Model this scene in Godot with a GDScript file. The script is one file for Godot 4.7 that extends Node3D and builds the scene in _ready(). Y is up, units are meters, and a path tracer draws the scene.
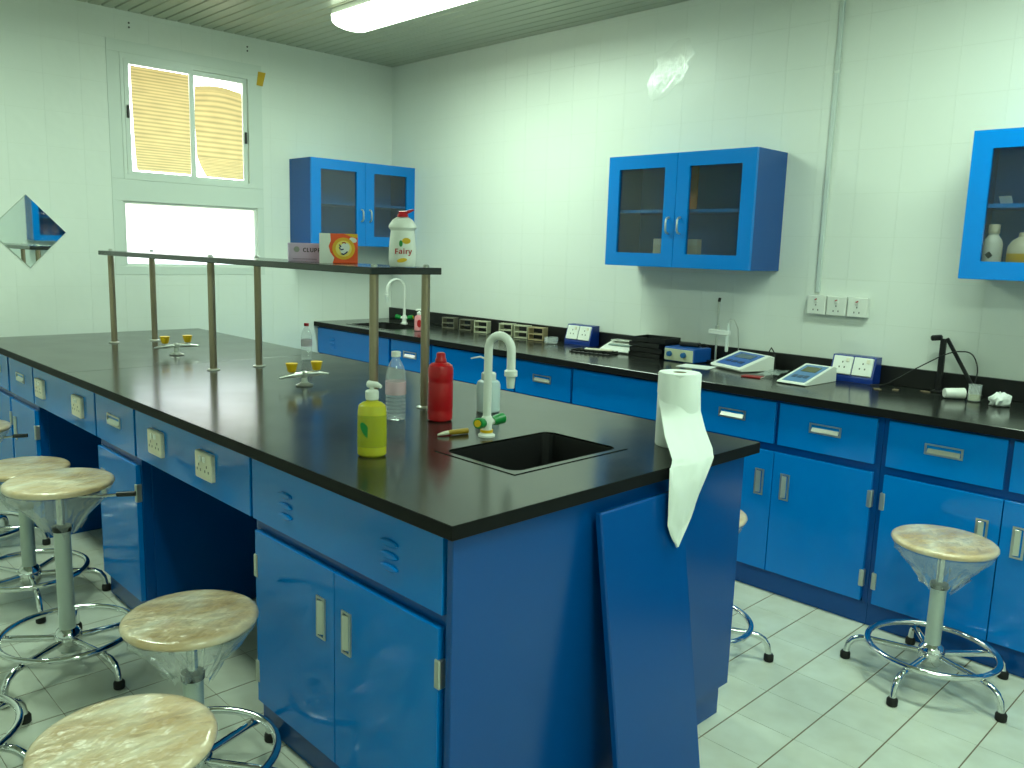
extends Node3D
# A school laboratory: blue benches, black worktops, white tiled walls. Metres, y up.
# The room's far right corner is the origin: right wall x = 0, far wall z = 0, floor y = 0.

const ROOM_W := 5.6
const ROOM_L := 6.5
const ROOM_H := 2.8
const TOP := 0.9

class MB:
	# collects triangles with normals and uvs; a triangle is turned to face its normal
	var v := PackedVector3Array()
	var n := PackedVector3Array()
	var u := PackedVector2Array()
	func tri(a: Vector3, b: Vector3, c: Vector3, na: Vector3, nb: Vector3, nc: Vector3, ua := Vector2.ZERO, ub := Vector2.ZERO, uc := Vector2.ZERO) -> void:
		var g := (b - a).cross(c - a)
		if g.length_squared() < 1e-18:
			return
		if g.dot(na + nb + nc) > 0.0:
			v.append_array([a, c, b]); n.append_array([na, nc, nb]); u.append_array([ua, uc, ub])
		else:
			v.append_array([a, b, c]); n.append_array([na, nb, nc]); u.append_array([ua, ub, uc])
	func quad(a: Vector3, b: Vector3, c: Vector3, d: Vector3, out: Vector3) -> void:
		var m := (b - a).cross(c - a)
		if m.length_squared() < 1e-16:
			m = (c - a).cross(d - a)
		m = m.normalized()
		if m.dot(out) < 0.0:
			m = -m
		tri(a, b, c, m, m, m, Vector2(0, 1), Vector2(1, 1), Vector2(1, 0))
		tri(a, c, d, m, m, m, Vector2(0, 1), Vector2(1, 0), Vector2(0, 0))
	func box(at: Vector3, size: Vector3, b := 0.0, x := Transform3D.IDENTITY) -> MB:
		var h := size * 0.5
		b = minf(b, minf(h.x, minf(h.y, h.z)) * 0.9)
		for ax in 3:
			var p := (ax + 1) % 3
			var q := (ax + 2) % 3
			for s in [-1.0, 1.0]:
				var c := []
				for k in [[-1, -1], [1, -1], [1, 1], [-1, 1]]:
					var w := Vector3.ZERO
					w[ax] = s * h[ax]; w[p] = k[0] * (h[p] - b); w[q] = k[1] * (h[q] - b)
					c.append(x * (at + w))
				var o := Vector3.ZERO
				o[ax] = s
				quad(c[0], c[1], c[2], c[3], x.basis * o)
		if b > 0.0:
			for ax in 3:
				var p := (ax + 1) % 3
				var q := (ax + 2) % 3
				for sp in [-1.0, 1.0]:
					for sq in [-1.0, 1.0]:
						var c := []
						for e in [[-1.0, 0], [1.0, 0], [1.0, 1], [-1.0, 1]]:
							var w := Vector3.ZERO
							w[ax] = e[0] * (h[ax] - b)
							w[p] = sp * (h[p] - (b if e[1] == 1 else 0.0))
							w[q] = sq * (h[q] - (0.0 if e[1] == 1 else b))
							c.append(x * (at + w))
						var o := Vector3.ZERO
						o[p] = sp; o[q] = sq
						quad(c[0], c[1], c[2], c[3], x.basis * o)
			for sx in [-1.0, 1.0]:
				for sy in [-1.0, 1.0]:
					for sz in [-1.0, 1.0]:
						var s3 := Vector3(sx, sy, sz)
						var c := []
						for ax in 3:
							var w := s3 * (h - Vector3(b, b, b))
							w[ax] = s3[ax] * h[ax]
							c.append(x * (at + w))
						var o := (x.basis * s3).normalized()
						tri(c[0], c[1], c[2], o, o, o)
		return self
	func lathe(profile: Array, seg := 24, x := Transform3D.IDENTITY, sharp := 35.0, squash := 1.0) -> MB:
		# profile: [radius, height] from bottom to top
		var m := profile.size()
		var fn := []
		for i in m - 1:
			var d := Vector2(profile[i + 1][0] - profile[i][0], profile[i + 1][1] - profile[i][1])
			fn.append(Vector2(d.y, -d.x).normalized() if d.length() > 1e-9 else Vector2(1, 0))
		for i in m - 1:
			var n0: Vector2 = fn[i]
			var n1: Vector2 = fn[i]
			if i > 0 and rad_to_deg(absf(fn[i].angle_to(fn[i - 1]))) < sharp:
				n0 = (fn[i] + fn[i - 1]).normalized()
			if i < m - 2 and rad_to_deg(absf(fn[i].angle_to(fn[i + 1]))) < sharp:
				n1 = (fn[i] + fn[i + 1]).normalized()
			for k in seg:
				var a0 := TAU * k / seg
				var a1 := TAU * (k + 1) / seg
				var P := func(r: float, y: float, a: float) -> Vector3: return x * Vector3(r * cos(a), y, r * sin(a) * squash)
				var N := func(nn: Vector2, a: float) -> Vector3: return (x.basis * Vector3(nn.x * cos(a), nn.y, nn.x * sin(a) / squash)).normalized()
				var p: Array = profile[i]
				var q: Array = profile[i + 1]
				var u0 := float(k) / seg
				var u1 := float(k + 1) / seg
				var v0 := 1.0 - float(i) / (m - 1)
				var v1 := 1.0 - float(i + 1) / (m - 1)
				tri(P.call(p[0], p[1], a0), P.call(q[0], q[1], a0), P.call(q[0], q[1], a1), N.call(n0, a0), N.call(n1, a0), N.call(n1, a1), Vector2(u0, v0), Vector2(u0, v1), Vector2(u1, v1))
				tri(P.call(p[0], p[1], a0), P.call(q[0], q[1], a1), P.call(p[0], p[1], a1), N.call(n0, a0), N.call(n1, a1), N.call(n0, a1), Vector2(u0, v0), Vector2(u1, v1), Vector2(u1, v0))
		return self
	func tube(pts: Array, r, seg := 10, caps := true) -> MB:
		# r: one radius or an array of them
		var m := pts.size()
		var side := Vector3.ZERO
		var rings := []
		for i in m:
			var t: Vector3
			if i == 0:
				t = pts[1] - pts[0]
			elif i == m - 1:
				t = pts[m - 1] - pts[m - 2]
			else:
				t = (pts[i + 1] - pts[i]).normalized() + (pts[i] - pts[i - 1]).normalized()
			t = t.normalized()
			if side == Vector3.ZERO:
				side = t.cross(Vector3.UP if absf(t.y) < 0.9 else Vector3.RIGHT).normalized()
			else:
				side = (side - t * side.dot(t)).normalized()
			var up := side.cross(t)
			var rad: float = r[i] if r is Array else r
			var ring := []
			for k in seg:
				var a := TAU * k / seg
				var d := side * cos(a) + up * sin(a)
				ring.append([pts[i] + d * rad, d, t])
			rings.append(ring)
		for i in m - 1:
			for k in seg:
				var a: Array = rings[i][k]
				var b: Array = rings[i + 1][k]
				var c: Array = rings[i + 1][(k + 1) % seg]
				var d: Array = rings[i][(k + 1) % seg]
				tri(a[0], b[0], c[0], a[1], b[1], c[1])
				tri(a[0], c[0], d[0], a[1], c[1], d[1])
		if caps:
			for e in [0, m - 1]:
				var out: Vector3 = rings[e][0][2] * (-1.0 if e == 0 else 1.0)
				for k in seg:
					tri(pts[e], rings[e][k][0], rings[e][(k + 1) % seg][0], out, out, out)
		return self
	func prism(poly: PackedVector2Array, depth: float, x := Transform3D.IDENTITY, b := 0.0) -> MB:
		# poly in local xy, extruded from z = 0 to z = depth, the front edge chamfered by b
		var inner := poly
		if b > 0.0:
			var off := Geometry2D.offset_polygon(poly, -b, Geometry2D.JOIN_MITER)
			if off.size() == 1 and off[0].size() == poly.size():
				# align the start of both loops
				var best := 0
				for i in off[0].size():
					if off[0][i].distance_to(poly[0]) < off[0][best].distance_to(poly[0]):
						best = i
				inner = PackedVector2Array()
				for i in poly.size():
					inner.append(off[0][(best + i) % poly.size()])
				if inner[1].distance_to(poly[1]) > inner[inner.size() - 1].distance_to(poly[1]):
					var rev := PackedVector2Array()
					for i in poly.size():
						rev.append(off[0][(best - i + poly.size()) % poly.size()])
					inner = rev
			else:
				b = 0.0
		var lo := poly[0]
		var hi := poly[0]
		for p in poly:
			lo = lo.min(p); hi = hi.max(p)
		var UVf := func(p: Vector2) -> Vector2: return Vector2((p.x - lo.x) / maxf(hi.x - lo.x, 1e-6), 1.0 - (p.y - lo.y) / maxf(hi.y - lo.y, 1e-6))
		for f in [[poly, 0.0, -1.0], [inner, depth, 1.0]]:
			var idx := Geometry2D.triangulate_polygon(f[0])
			var o := x.basis * Vector3(0, 0, f[2])
			for i in range(0, idx.size(), 3):
				var c := []
				var uu := []
				for j in 3:
					var p: Vector2 = f[0][idx[i + j]]
					c.append(x * Vector3(p.x, p.y, f[1])); uu.append(UVf.call(p))
				tri(c[0], c[1], c[2], o, o, o, uu[0], uu[1], uu[2])
		var cw := Geometry2D.is_polygon_clockwise(poly)
		var m := poly.size()
		for i in m:
			var p := poly[i]
			var q := poly[(i + 1) % m]
			var e := (q - p).normalized()
			var o2 := Vector2(e.y, -e.x) * (-1.0 if cw else 1.0)
			var o := x.basis * Vector3(o2.x, o2.y, 0)
			quad(x * Vector3(p.x, p.y, 0), x * Vector3(q.x, q.y, 0), x * Vector3(q.x, q.y, depth - b), x * Vector3(p.x, p.y, depth - b), o)
			if b > 0.0:
				var ip := inner[i]
				var iq := inner[(i + 1) % m]
				quad(x * Vector3(p.x, p.y, depth - b), x * Vector3(q.x, q.y, depth - b), x * Vector3(iq.x, iq.y, depth), x * Vector3(ip.x, ip.y, depth), o + x.basis * Vector3(0, 0, 1))
		return self
	func plate_hole(x0: float, x1: float, y0: float, y1: float, hole: PackedVector2Array, depth: float, x := Transform3D.IDENTITY) -> MB:
		# a rectangular plate in local xy with a hole, from z = 0 to z = depth
		var c := Vector2.ZERO
		for p in hole:
			c += p
		c /= hole.size()
		var m := hole.size()
		var outer := PackedVector2Array()
		for p in hole:
			outer.append(Vector2(x1 if p.x > c.x else x0, y1 if p.y > c.y else y0))
		for i in m:
			var j := (i + 1) % m
			for f in [[0.0, -1.0], [depth, 1.0]]:
				var o := x.basis * Vector3(0, 0, f[1])
				var a := x * Vector3(hole[i].x, hole[i].y, f[0])
				var b := x * Vector3(hole[j].x, hole[j].y, f[0])
				var d := x * Vector3(outer[i].x, outer[i].y, f[0])
				var e := x * Vector3(outer[j].x, outer[j].y, f[0])
				tri(a, b, e, o, o, o)
				tri(a, e, d, o, o, o)
			var mid := (hole[i] + hole[j]) * 0.5
			var inward := x.basis * Vector3(c.x - mid.x, c.y - mid.y, 0)
			quad(x * Vector3(hole[i].x, hole[i].y, 0), x * Vector3(hole[j].x, hole[j].y, 0), x * Vector3(hole[j].x, hole[j].y, depth), x * Vector3(hole[i].x, hole[i].y, depth), inward)
		var k := [Vector2(x0, y0), Vector2(x1, y0), Vector2(x1, y1), Vector2(x0, y1)]
		for i in 4:
			var p: Vector2 = k[i]
			var q: Vector2 = k[(i + 1) % 4]
			var mid := (p + q) * 0.5
			quad(x * Vector3(p.x, p.y, 0), x * Vector3(q.x, q.y, 0), x * Vector3(q.x, q.y, depth), x * Vector3(p.x, p.y, depth), x.basis * Vector3(mid.x - c.x, mid.y - c.y, 0))
		return self
	func grid(rows: Array) -> MB:
		# rows of points: a smooth sheet
		var h := rows.size()
		var w: int = rows[0].size()
		var nn := []
		for i in h:
			var r := []
			for j in w:
				var du: Vector3 = rows[i][mini(j + 1, w - 1)] - rows[i][maxi(j - 1, 0)]
				var dv: Vector3 = rows[mini(i + 1, h - 1)][j] - rows[maxi(i - 1, 0)][j]
				r.append(du.cross(dv).normalized())
			nn.append(r)
		for i in h - 1:
			for j in w - 1:
				var ua := Vector2(float(j) / (w - 1), float(i) / (h - 1))
				var ub := Vector2(float(j + 1) / (w - 1), float(i) / (h - 1))
				var uc := Vector2(float(j + 1) / (w - 1), float(i + 1) / (h - 1))
				var ud := Vector2(float(j) / (w - 1), float(i + 1) / (h - 1))
				tri(rows[i][j], rows[i][j + 1], rows[i + 1][j + 1], nn[i][j], nn[i][j + 1], nn[i + 1][j + 1], ua, ub, uc)
				tri(rows[i][j], rows[i + 1][j + 1], rows[i + 1][j], nn[i][j], nn[i + 1][j + 1], nn[i + 1][j], ua, uc, ud)
		return self
	func mesh() -> ArrayMesh:
		var a := []
		a.resize(Mesh.ARRAY_MAX)
		a[Mesh.ARRAY_VERTEX] = v
		a[Mesh.ARRAY_NORMAL] = n
		a[Mesh.ARRAY_TEX_UV] = u
		var m := ArrayMesh.new()
		m.add_surface_from_arrays(Mesh.PRIMITIVE_TRIANGLES, a)
		return m

var used := {}
var M := {}

func numbered(called: String) -> String:
	if not used.has(called):
		used[called] = 0
		return called
	used[called] += 1
	return "%s_%03d" % [called, used[called]]

func tag(o: Node3D, label: String, category: String, group := "", kind := "") -> Node3D:
	o.set_meta("label", label)
	o.set_meta("category", category)
	if group != "":
		o.set_meta("group", group)
	if kind != "":
		o.set_meta("kind", kind)
	return o

func thing(called: String, label: String, category: String, at := Vector3.ZERO, turn := 0.0, group := "", kind := "") -> Node3D:
	var o := Node3D.new()
	o.name = numbered(called)
	add_child(o)
	o.position = at
	o.rotation.y = turn
	return tag(o, label, category, group, kind)

func part(called: String, m, mat: Material, parent: Node3D, x := Transform3D.IDENTITY) -> MeshInstance3D:
	var o := MeshInstance3D.new()
	o.name = called
	o.mesh = m.mesh() if m is MB else m
	o.material_override = mat
	o.transform = x
	o.cast_shadow = GeometryInstance3D.SHADOW_CASTING_SETTING_ON
	parent.add_child(o, true)
	return o

func mb() -> MB:
	return MB.new()

func at(x: float, y: float, z: float) -> Transform3D:
	return Transform3D(Basis.IDENTITY, Vector3(x, y, z))

func turned(axis: Vector3, angle: float, o := Vector3.ZERO) -> Transform3D:
	return Transform3D(Basis(axis, angle), o)

func rrect(w: float, h: float, r: float, seg := 4, c := Vector2.ZERO) -> PackedVector2Array:
	var p := PackedVector2Array()
	for k in 4:
		var o := Vector2((w / 2 - r) * [1, -1, -1, 1][k], (h / 2 - r) * [1, 1, -1, -1][k])
		for i in seg + 1:
			var a := PI / 2 * (k + float(i) / seg)
			p.append(c + o + Vector2(cos(a), sin(a)) * r)
	return p

func disc(rx: float, ry: float, seg := 24, c := Vector2.ZERO) -> PackedVector2Array:
	var p := PackedVector2Array()
	for i in seg:
		p.append(c + Vector2(cos(TAU * i / seg) * rx, sin(TAU * i / seg) * ry))
	return p

func noise(freq: float, sd: int, octaves := 3) -> FastNoiseLite:
	var f := FastNoiseLite.new()
	f.seed = sd
	f.frequency = freq
	f.fractal_octaves = octaves
	return f

func noise_tex(freq: float, sd: int, colors: Array, size := 256, octaves := 3) -> NoiseTexture2D:
	var t := NoiseTexture2D.new()
	t.width = size
	t.height = size
	t.seamless = true
	t.noise = noise(freq, sd, octaves)
	var g := Gradient.new()
	g.set_color(0, colors[0])
	g.set_color(1, colors[1])
	t.color_ramp = g
	return t

func bump_tex(freq: float, sd: int, strength: float, size := 256, octaves := 3) -> NoiseTexture2D:
	var t := NoiseTexture2D.new()
	t.width = size
	t.height = size
	t.seamless = true
	t.as_normal_map = true
	t.bump_strength = strength
	t.noise = noise(freq, sd, octaves)
	return t

func mat(color: Color, rough := 0.5, metal := 0.0) -> StandardMaterial3D:
	var m := StandardMaterial3D.new()
	m.albedo_color = color
	m.roughness = rough
	m.metallic = metal
	return m

func clear(color: Color, alpha: float, rough := 0.05) -> StandardMaterial3D:
	var m := mat(Color(color, alpha), rough)
	m.transparency = BaseMaterial3D.TRANSPARENCY_ALPHA
	return m

func world_tex(m: StandardMaterial3D, scale: float) -> StandardMaterial3D:
	m.uv1_triplanar = true
	m.uv1_world_triplanar = true
	m.uv1_scale = Vector3(scale, scale, scale)
	return m

func make_materials() -> void:
	M.door = mat(Color(0.0, 0.47, 0.81), 0.13)
	M.door.metallic_specular = 0.42
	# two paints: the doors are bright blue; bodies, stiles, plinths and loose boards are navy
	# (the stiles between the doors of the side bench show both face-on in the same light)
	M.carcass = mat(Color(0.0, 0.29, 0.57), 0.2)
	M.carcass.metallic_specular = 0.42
	M.steel = mat(Color(0.78, 0.79, 0.76), 0.3, 0.85)
	M.column = mat(Color(0.72, 0.76, 0.73), 0.35, 0.3)
	M.chrome = mat(Color(0.86, 0.87, 0.87), 0.08, 1.0)
	M.post = mat(Color(0.62, 0.56, 0.47), 0.3, 0.8)
	M.slot = mat(Color(0.10, 0.10, 0.10), 0.5)
	M.hole = mat(Color(0.36, 0.36, 0.34), 0.6)
	M.top = world_tex(mat(Color(0.115, 0.125, 0.115), 0.2), 0.7)
	M.top.metallic_specular = 0.55
	M.top.roughness_texture = noise_tex(0.02, 3, [Color(0.75, 0.75, 0.75), Color(1, 1, 1)])
	M.edge = mat(Color(0.05, 0.055, 0.055), 0.6)
	M.edge.metallic_specular = 0.3
	M.tile = world_tex(mat(Color(0.87, 0.89, 0.86), 0.36), 0.6)
	M.tile.normal_enabled = true
	M.tile.normal_texture = bump_tex(0.03, 5, 3.0)
	M.tile.normal_scale = 0.10
	M.grout = mat(Color(0.84, 0.86, 0.82), 0.5)
	M.floor_tile = world_tex(mat(Color(0.82, 0.84, 0.79), 0.2), 1.1)
	M.floor_tile.albedo_texture = noise_tex(0.02, 11, [Color(0.93, 0.92, 0.90), Color(1, 1, 1)], 256, 4)
	M.floor_grout = mat(Color(0.42, 0.36, 0.28), 0.9)
	M.slat = mat(Color(0.68, 0.70, 0.63), 0.35, 0.25)
	M.slat_gap = mat(Color(0.30, 0.30, 0.27), 0.7)
	M.white = mat(Color(0.86, 0.87, 0.84), 0.35)
	M.cream = mat(Color(0.84, 0.82, 0.74), 0.4)
	M.alu = mat(Color(0.82, 0.85, 0.82), 0.35)
	M.black = mat(Color(0.045, 0.047, 0.047), 0.4)
	M.sink_black = mat(Color(0.03, 0.032, 0.032), 0.5)
	M.rubber = mat(Color(0.06, 0.06, 0.06), 0.7)
	M.glass = clear(Color(0.85, 0.92, 0.90), 0.06, 0.03)
	M.dark_pane = clear(Color(0.16, 0.20, 0.19), 0.22, 0.04)  # dark tint put into the panes darkens the cabinet interiors behind them
	M.frosted = mat(Color(0.9, 0.93, 0.92), 0.6)
	M.frosted.backlight_enabled = true
	M.frosted.backlight = Color(1, 1, 1)
	M.bottle_clear = clear(Color(0.93, 0.96, 0.96), 0.16, 0.05)
	M.green = mat(Color(0.02, 0.48, 0.20), 0.35)
	M.yellow = mat(Color(0.85, 0.68, 0.05), 0.4)
	M.red = mat(Color(0.66, 0.03, 0.07), 0.3)
	M.paper = mat(Color(0.88, 0.90, 0.88), 0.85)
	M.seat = world_tex(mat(Color(0.93, 0.88, 0.78), 0.3), 1.0)
	M.seat.uv1_world_triplanar = false
	M.seat.uv1_scale = Vector3(1.6, 1.6, 3.4)
	M.seat.albedo_texture = noise_tex(0.012, 21, [Color(0.80, 0.68, 0.52), Color(1, 1, 1)], 256, 5)
	M.seat.clearcoat_enabled = true
	M.seat.clearcoat = 0.8
	M.seat.clearcoat_roughness = 0.12
	M.seat.normal_enabled = true
	M.seat.normal_texture = bump_tex(0.025, 41, 10.0, 256, 4)
	M.seat.normal_scale = 0.5
	M.film = clear(Color(0.90, 0.93, 0.92), 0.24, 0.12)
	M.film.uv1_triplanar = true
	M.film.uv1_scale = Vector3(3, 3, 3)
	M.film.normal_enabled = true
	M.film.normal_texture = bump_tex(0.02, 31, 9.0, 256, 3)
	M.film.normal_scale = 0.6
	M.mirror = mat(Color(0.92, 0.95, 0.93), 0.015, 1.0)
	M.lamp = mat(Color(0.95, 0.97, 0.95), 0.4)
	M.lamp.emission_enabled = true
	M.lamp.emission = Color(0.93, 1.0, 0.90)
	M.lamp.emission_energy_multiplier = 3.0
	M.lamp_body = mat(Color(0.80, 0.82, 0.78), 0.4)

func _ready() -> void:
	# ---- camera, sky, exposure ------------------------------------------------------------
	var cam := Camera3D.new()
	cam.name = "camera"
	cam.fov = rad_to_deg(2.0 * atan(384.0 / 831.0611))
	cam.near = 0.05
	cam.far = 100.0
	add_child(cam)
	cam.transform = Transform3D(Basis(Vector3(1, 0, 0), 0.0), Vector3(-3.9258, 1.465, 5.3937))
	cam.rotation_order = EULER_ORDER_YXZ
	cam.rotation = Vector3(-0.1605, -0.7761, 0.0298)
	cam.current = true
	var env := Environment.new()
	var sky := Sky.new()
	var psm := ProceduralSkyMaterial.new()
	psm.sky_top_color = Color(0.80, 0.88, 0.96)
	psm.sky_horizon_color = Color(0.98, 0.98, 0.96)
	psm.ground_horizon_color = Color(0.97, 0.96, 0.92)
	psm.ground_bottom_color = Color(0.80, 0.77, 0.70)
	psm.energy_multiplier = SKY
	sky.sky_material = psm
	env.background_mode = Environment.BG_SKY
	env.sky = sky
	env.tonemap_mode = Environment.TONE_MAPPER_LINEAR
	env.tonemap_exposure = 1.62
	env.sdfgi_enabled = true
	env.ssao_enabled = true
	env.ssil_enabled = true
	var we := WorldEnvironment.new()
	we.name = "environment"
	we.environment = env
	add_child(we)
	make_materials()
	build_room()
	build_lamps()
	build_windows()
	build_bench()
	build_island()
	build_wall_cabinets()
	build_rack()
	build_stools()
	build_island_things()
	build_bench_things()
	build_wall_things()

const SKY := 5.5
const LAMP_ENERGY := 2.2
const LAMP_COLOR := Color(0.87, 1.0, 0.90)

# ---- the setting ------------------------------------------------------------------------
func clip_out(r: Rect2, holes: Array) -> Array:
	var left := [r]
	for h in holes:
		var nxt := []
		for a in left:
			if not a.intersects(h):
				nxt.append(a)
				continue
			var i: Rect2 = a.intersection(h)
			if i.position.y > a.position.y + 1e-4:
				nxt.append(Rect2(a.position, Vector2(a.size.x, i.position.y - a.position.y)))
			if i.end.y < a.end.y - 1e-4:
				nxt.append(Rect2(Vector2(a.position.x, i.end.y), Vector2(a.size.x, a.end.y - i.end.y)))
			if i.position.x > a.position.x + 1e-4:
				nxt.append(Rect2(Vector2(a.position.x, i.position.y), Vector2(i.position.x - a.position.x, i.size.y)))
			if i.end.x < a.end.x - 1e-4:
				nxt.append(Rect2(Vector2(i.end.x, i.position.y), Vector2(a.end.x - i.end.x, i.size.y)))
		left = nxt
	return left

func tiled(parent: Node3D, along0: float, along1: float, up0: float, up1: float, off: Vector2, x: Transform3D, holes: Array, single: Rect2, merged: Rect2, tile_mat: Material, thick := 0.008, gap := Vector2(0.0005, 0.0014), bevel := 0.0003, called := "tile") -> void:
	# tiles of 0.2 m in local xy with their faces at z = 0; those inside «single» are parts of their own
	var shared := {}
	var rest := mb()
	var t := 0.2
	var i0 := floori((along0 - off.x) / t)
	var j0 := floori((up0 - off.y) / t)
	var box_all := Rect2(along0, up0, along1 - along0, up1 - up0)
	var i := i0
	while off.x + i * t < along1 - 1e-4:
		var j := j0
		while off.y + j * t < up1 - 1e-4:
			var cell := Rect2(off.x + i * t, off.y + j * t, t, t).intersection(box_all)
			for r in clip_out(cell, holes):
				var s: Vector2 = r.size - gap
				if s.x < 0.004 or s.y < 0.004:
					continue
				var c: Vector2 = r.get_center()
				if single.has_point(c) and not merged.has_point(c):
					var key := "%.3f %.3f" % [s.x, s.y]
					if not shared.has(key):
						shared[key] = mb().box(Vector3.ZERO, Vector3(s.x, s.y, thick), bevel).mesh()
					part(called, shared[key], tile_mat, parent, x * at(c.x, c.y, -thick / 2))
				else:
					rest.box(Vector3(c.x, c.y, -thick / 2), Vector3(s.x, s.y, thick), 0.0, x)
			j += 1
		i += 1
	if rest.v.size() > 0:
		var o := part(called + "_field", rest, tile_mat, parent)
		o.set_meta("kind", "stuff")

func build_room() -> void:
	# floor
	var f := thing("floor", "pale green-white square ceramic floor tiles with brown joints", "floor", Vector3.ZERO, 0, "", "structure")
	part("screed", mb().box(Vector3(-ROOM_W / 2, -0.0512, ROOM_L / 2), Vector3(ROOM_W + 0.4, 0.10, ROOM_L + 0.4)), M.floor_grout, f)
	# local x = world x, local y = world -z, local z = world up
	tiled(f, -ROOM_W, 0, -ROOM_L, 0, Vector2(-1.03, -4.14), turned(Vector3.RIGHT, -PI / 2), [], Rect2(-3.9, -4.75, 3.24, 3.95), Rect2(-2.6, -4.0, 0.92, 3.9), M.floor_tile, 0.008, Vector2(0.0014, 0.0042), 0.0008)
	# ceiling of narrow strips running along the right wall
	var c := thing("ceiling", "grey-green metal strip ceiling with narrow joints", "ceiling", Vector3.ZERO, 0, "", "structure")
	part("deck", mb().box(Vector3(-ROOM_W / 2, ROOM_H + 0.075, ROOM_L / 2), Vector3(ROOM_W + 0.4, 0.10, ROOM_L + 0.4)), M.slat_gap, c)
	var pitch := 0.0747
	var prof := PackedVector2Array([Vector2(-0.0335, 0.018), Vector2(-0.0335, 0.004), Vector2(-0.0295, 0.0), Vector2(0.0295, 0.0), Vector2(0.0335, 0.004), Vector2(0.0335, 0.018)])
	var slat := mb().prism(prof, ROOM_L).mesh()
	for i in int(ROOM_W / pitch):
		part("ceiling_strip", slat, M.slat, c, at(-pitch * (i + 0.5), ROOM_H, 0))
	# walls: a masonry backing behind the tiles
	var T := 0.2
	var holes := [Rect2(-2.0, 1.82, 0.84, 0.74), Rect2(-2.012, 1.292, 0.885, 0.398)]
	var wf := thing("wall_far", "white tiled end wall with the window", "wall", Vector3.ZERO, 0, "", "structure")
	for r in clip_out(Rect2(-ROOM_W - T, -0.1, ROOM_W + 2 * T, ROOM_H + 0.2), holes):
		part("masonry", mb().box(Vector3(r.get_center().x, r.get_center().y, -0.0010 - T / 2), Vector3(r.size.x, r.size.y, T)), M.grout, wf)
	var casing := Rect2(-2.075, 1.24, 0.995, 1.39)
	tiled(wf, -ROOM_W, 0, 0, ROOM_H, Vector2(-0.02, 0.17), Transform3D.IDENTITY, [casing], Rect2(-2.9, 0.75, 2.9, 2.05), Rect2(90, 0, 1, 1), M.tile)
	# casing round both windows, a trim of its own
	var tr := thing("trim_1", "smooth white casing round the two stacked windows", "trim", Vector3.ZERO, 0, "", "structure")
	for r in clip_out(casing, holes):
		part("casing_board", mb().box(Vector3(r.get_center().x, r.get_center().y, -0.0005), Vector3(r.size.x - 0.0008, r.size.y - 0.0008, 0.006), 0.001), M.alu, tr)
	var wr := thing("wall_right", "white tiled long wall behind the side bench", "wall", Vector3.ZERO, 0, "", "structure")
	part("masonry", mb().box(Vector3(0.0010 + T / 2, ROOM_H / 2, ROOM_L / 2), Vector3(T, ROOM_H + 0.2, ROOM_L + 0.02)), M.grout, wr)
	# local x = world z, local z = world -x
	tiled(wr, 0, ROOM_L, 0, ROOM_H, Vector2(0.05, 0.17), turned(Vector3.UP, -PI / 2), [], Rect2(0, 0.9, 4.8, 1.95), Rect2(90, 0, 1, 1), M.tile)
	var wl := thing("wall_left", "white tiled wall opposite the side bench", "wall", Vector3.ZERO, 0, "", "structure")
	part("masonry", mb().box(Vector3(-ROOM_W - 0.0010 - T / 2, ROOM_H / 2, ROOM_L / 2), Vector3(T, ROOM_H + 0.2, ROOM_L + 0.02)), M.grout, wl)
	tiled(wl, -ROOM_L, 0, 0, ROOM_H, Vector2(-0.05, 0.17), turned(Vector3.UP, PI / 2, Vector3(-ROOM_W, 0, 0)), [], Rect2(90, 0, 1, 1), Rect2(90, 0, 1, 1), M.tile)
	var wb := thing("wall_back", "white tiled wall opposite the window wall", "wall", Vector3.ZERO, 0, "", "structure")
	part("masonry", mb().box(Vector3(-ROOM_W / 2, ROOM_H / 2, ROOM_L + 0.0010 + T / 2), Vector3(ROOM_W + 2 * T, ROOM_H + 0.2, T)), M.grout, wb)
	tiled(wb, 0, ROOM_W, 0, ROOM_H, Vector2(0.02, 0.17), turned(Vector3.UP, PI, Vector3(0, 0, ROOM_L)), [], Rect2(90, 0, 1, 1), Rect2(90, 0, 1, 1), M.tile)

func build_lamps() -> void:
	# surface-mounted fluorescent fittings with a wrap-round diffuser
	var spots := [[-1.06, 1.66, "ceiling lamp with bright wrap-round diffuser, beside the corner of two walls"], [-1.06, 4.75, "ceiling lamp with bright wrap-round diffuser, over the aisle by the stool"], [-3.3, 1.66, "ceiling lamp with bright wrap-round diffuser, on the stool side near the window wall"], [-3.3, 5.75, "ceiling lamp with bright wrap-round diffuser, above the end of the stool row"]]
	for s in spots:
		var l := thing("ceiling_lamp", s[2], "lamp", Vector3(s[0], ROOM_H, s[1]), 0, "fluorescent ceiling fittings")
		part("housing", mb().box(Vector3(0, -0.02, 0), Vector3(0.23, 0.04, 1.26), 0.004), M.lamp_body, l)
		var pr := PackedVector2Array()
		for i in 15:
			var a := PI * i / 14.0
			pr.append(Vector2(-cos(a) * 0.130, -0.038 - pow(sin(a), 0.5) * 0.068))
		part("diffuser", mb().prism(pr, 1.24, at(0, 0, -0.62), 0.0), M.lamp, l)
		for e in [-1.0, 1.0]:
			part("end_cap", mb().box(Vector3(0, -0.028, e * 0.628), Vector3(0.24, 0.05, 0.016), 0.004), M.lamp_body, l)
		var a := AreaLight3D.new()
		a.name = "tube_light"
		a.area_size = Vector2(0.22, 1.2)
		a.light_color = LAMP_COLOR
		a.light_energy = LAMP_ENERGY
		a.area_range = 12.0
		a.shadow_enabled = true
		l.add_child(a)
		a.position = Vector3(0, -0.110, 0)
		a.rotation.x = -PI / 2

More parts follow.
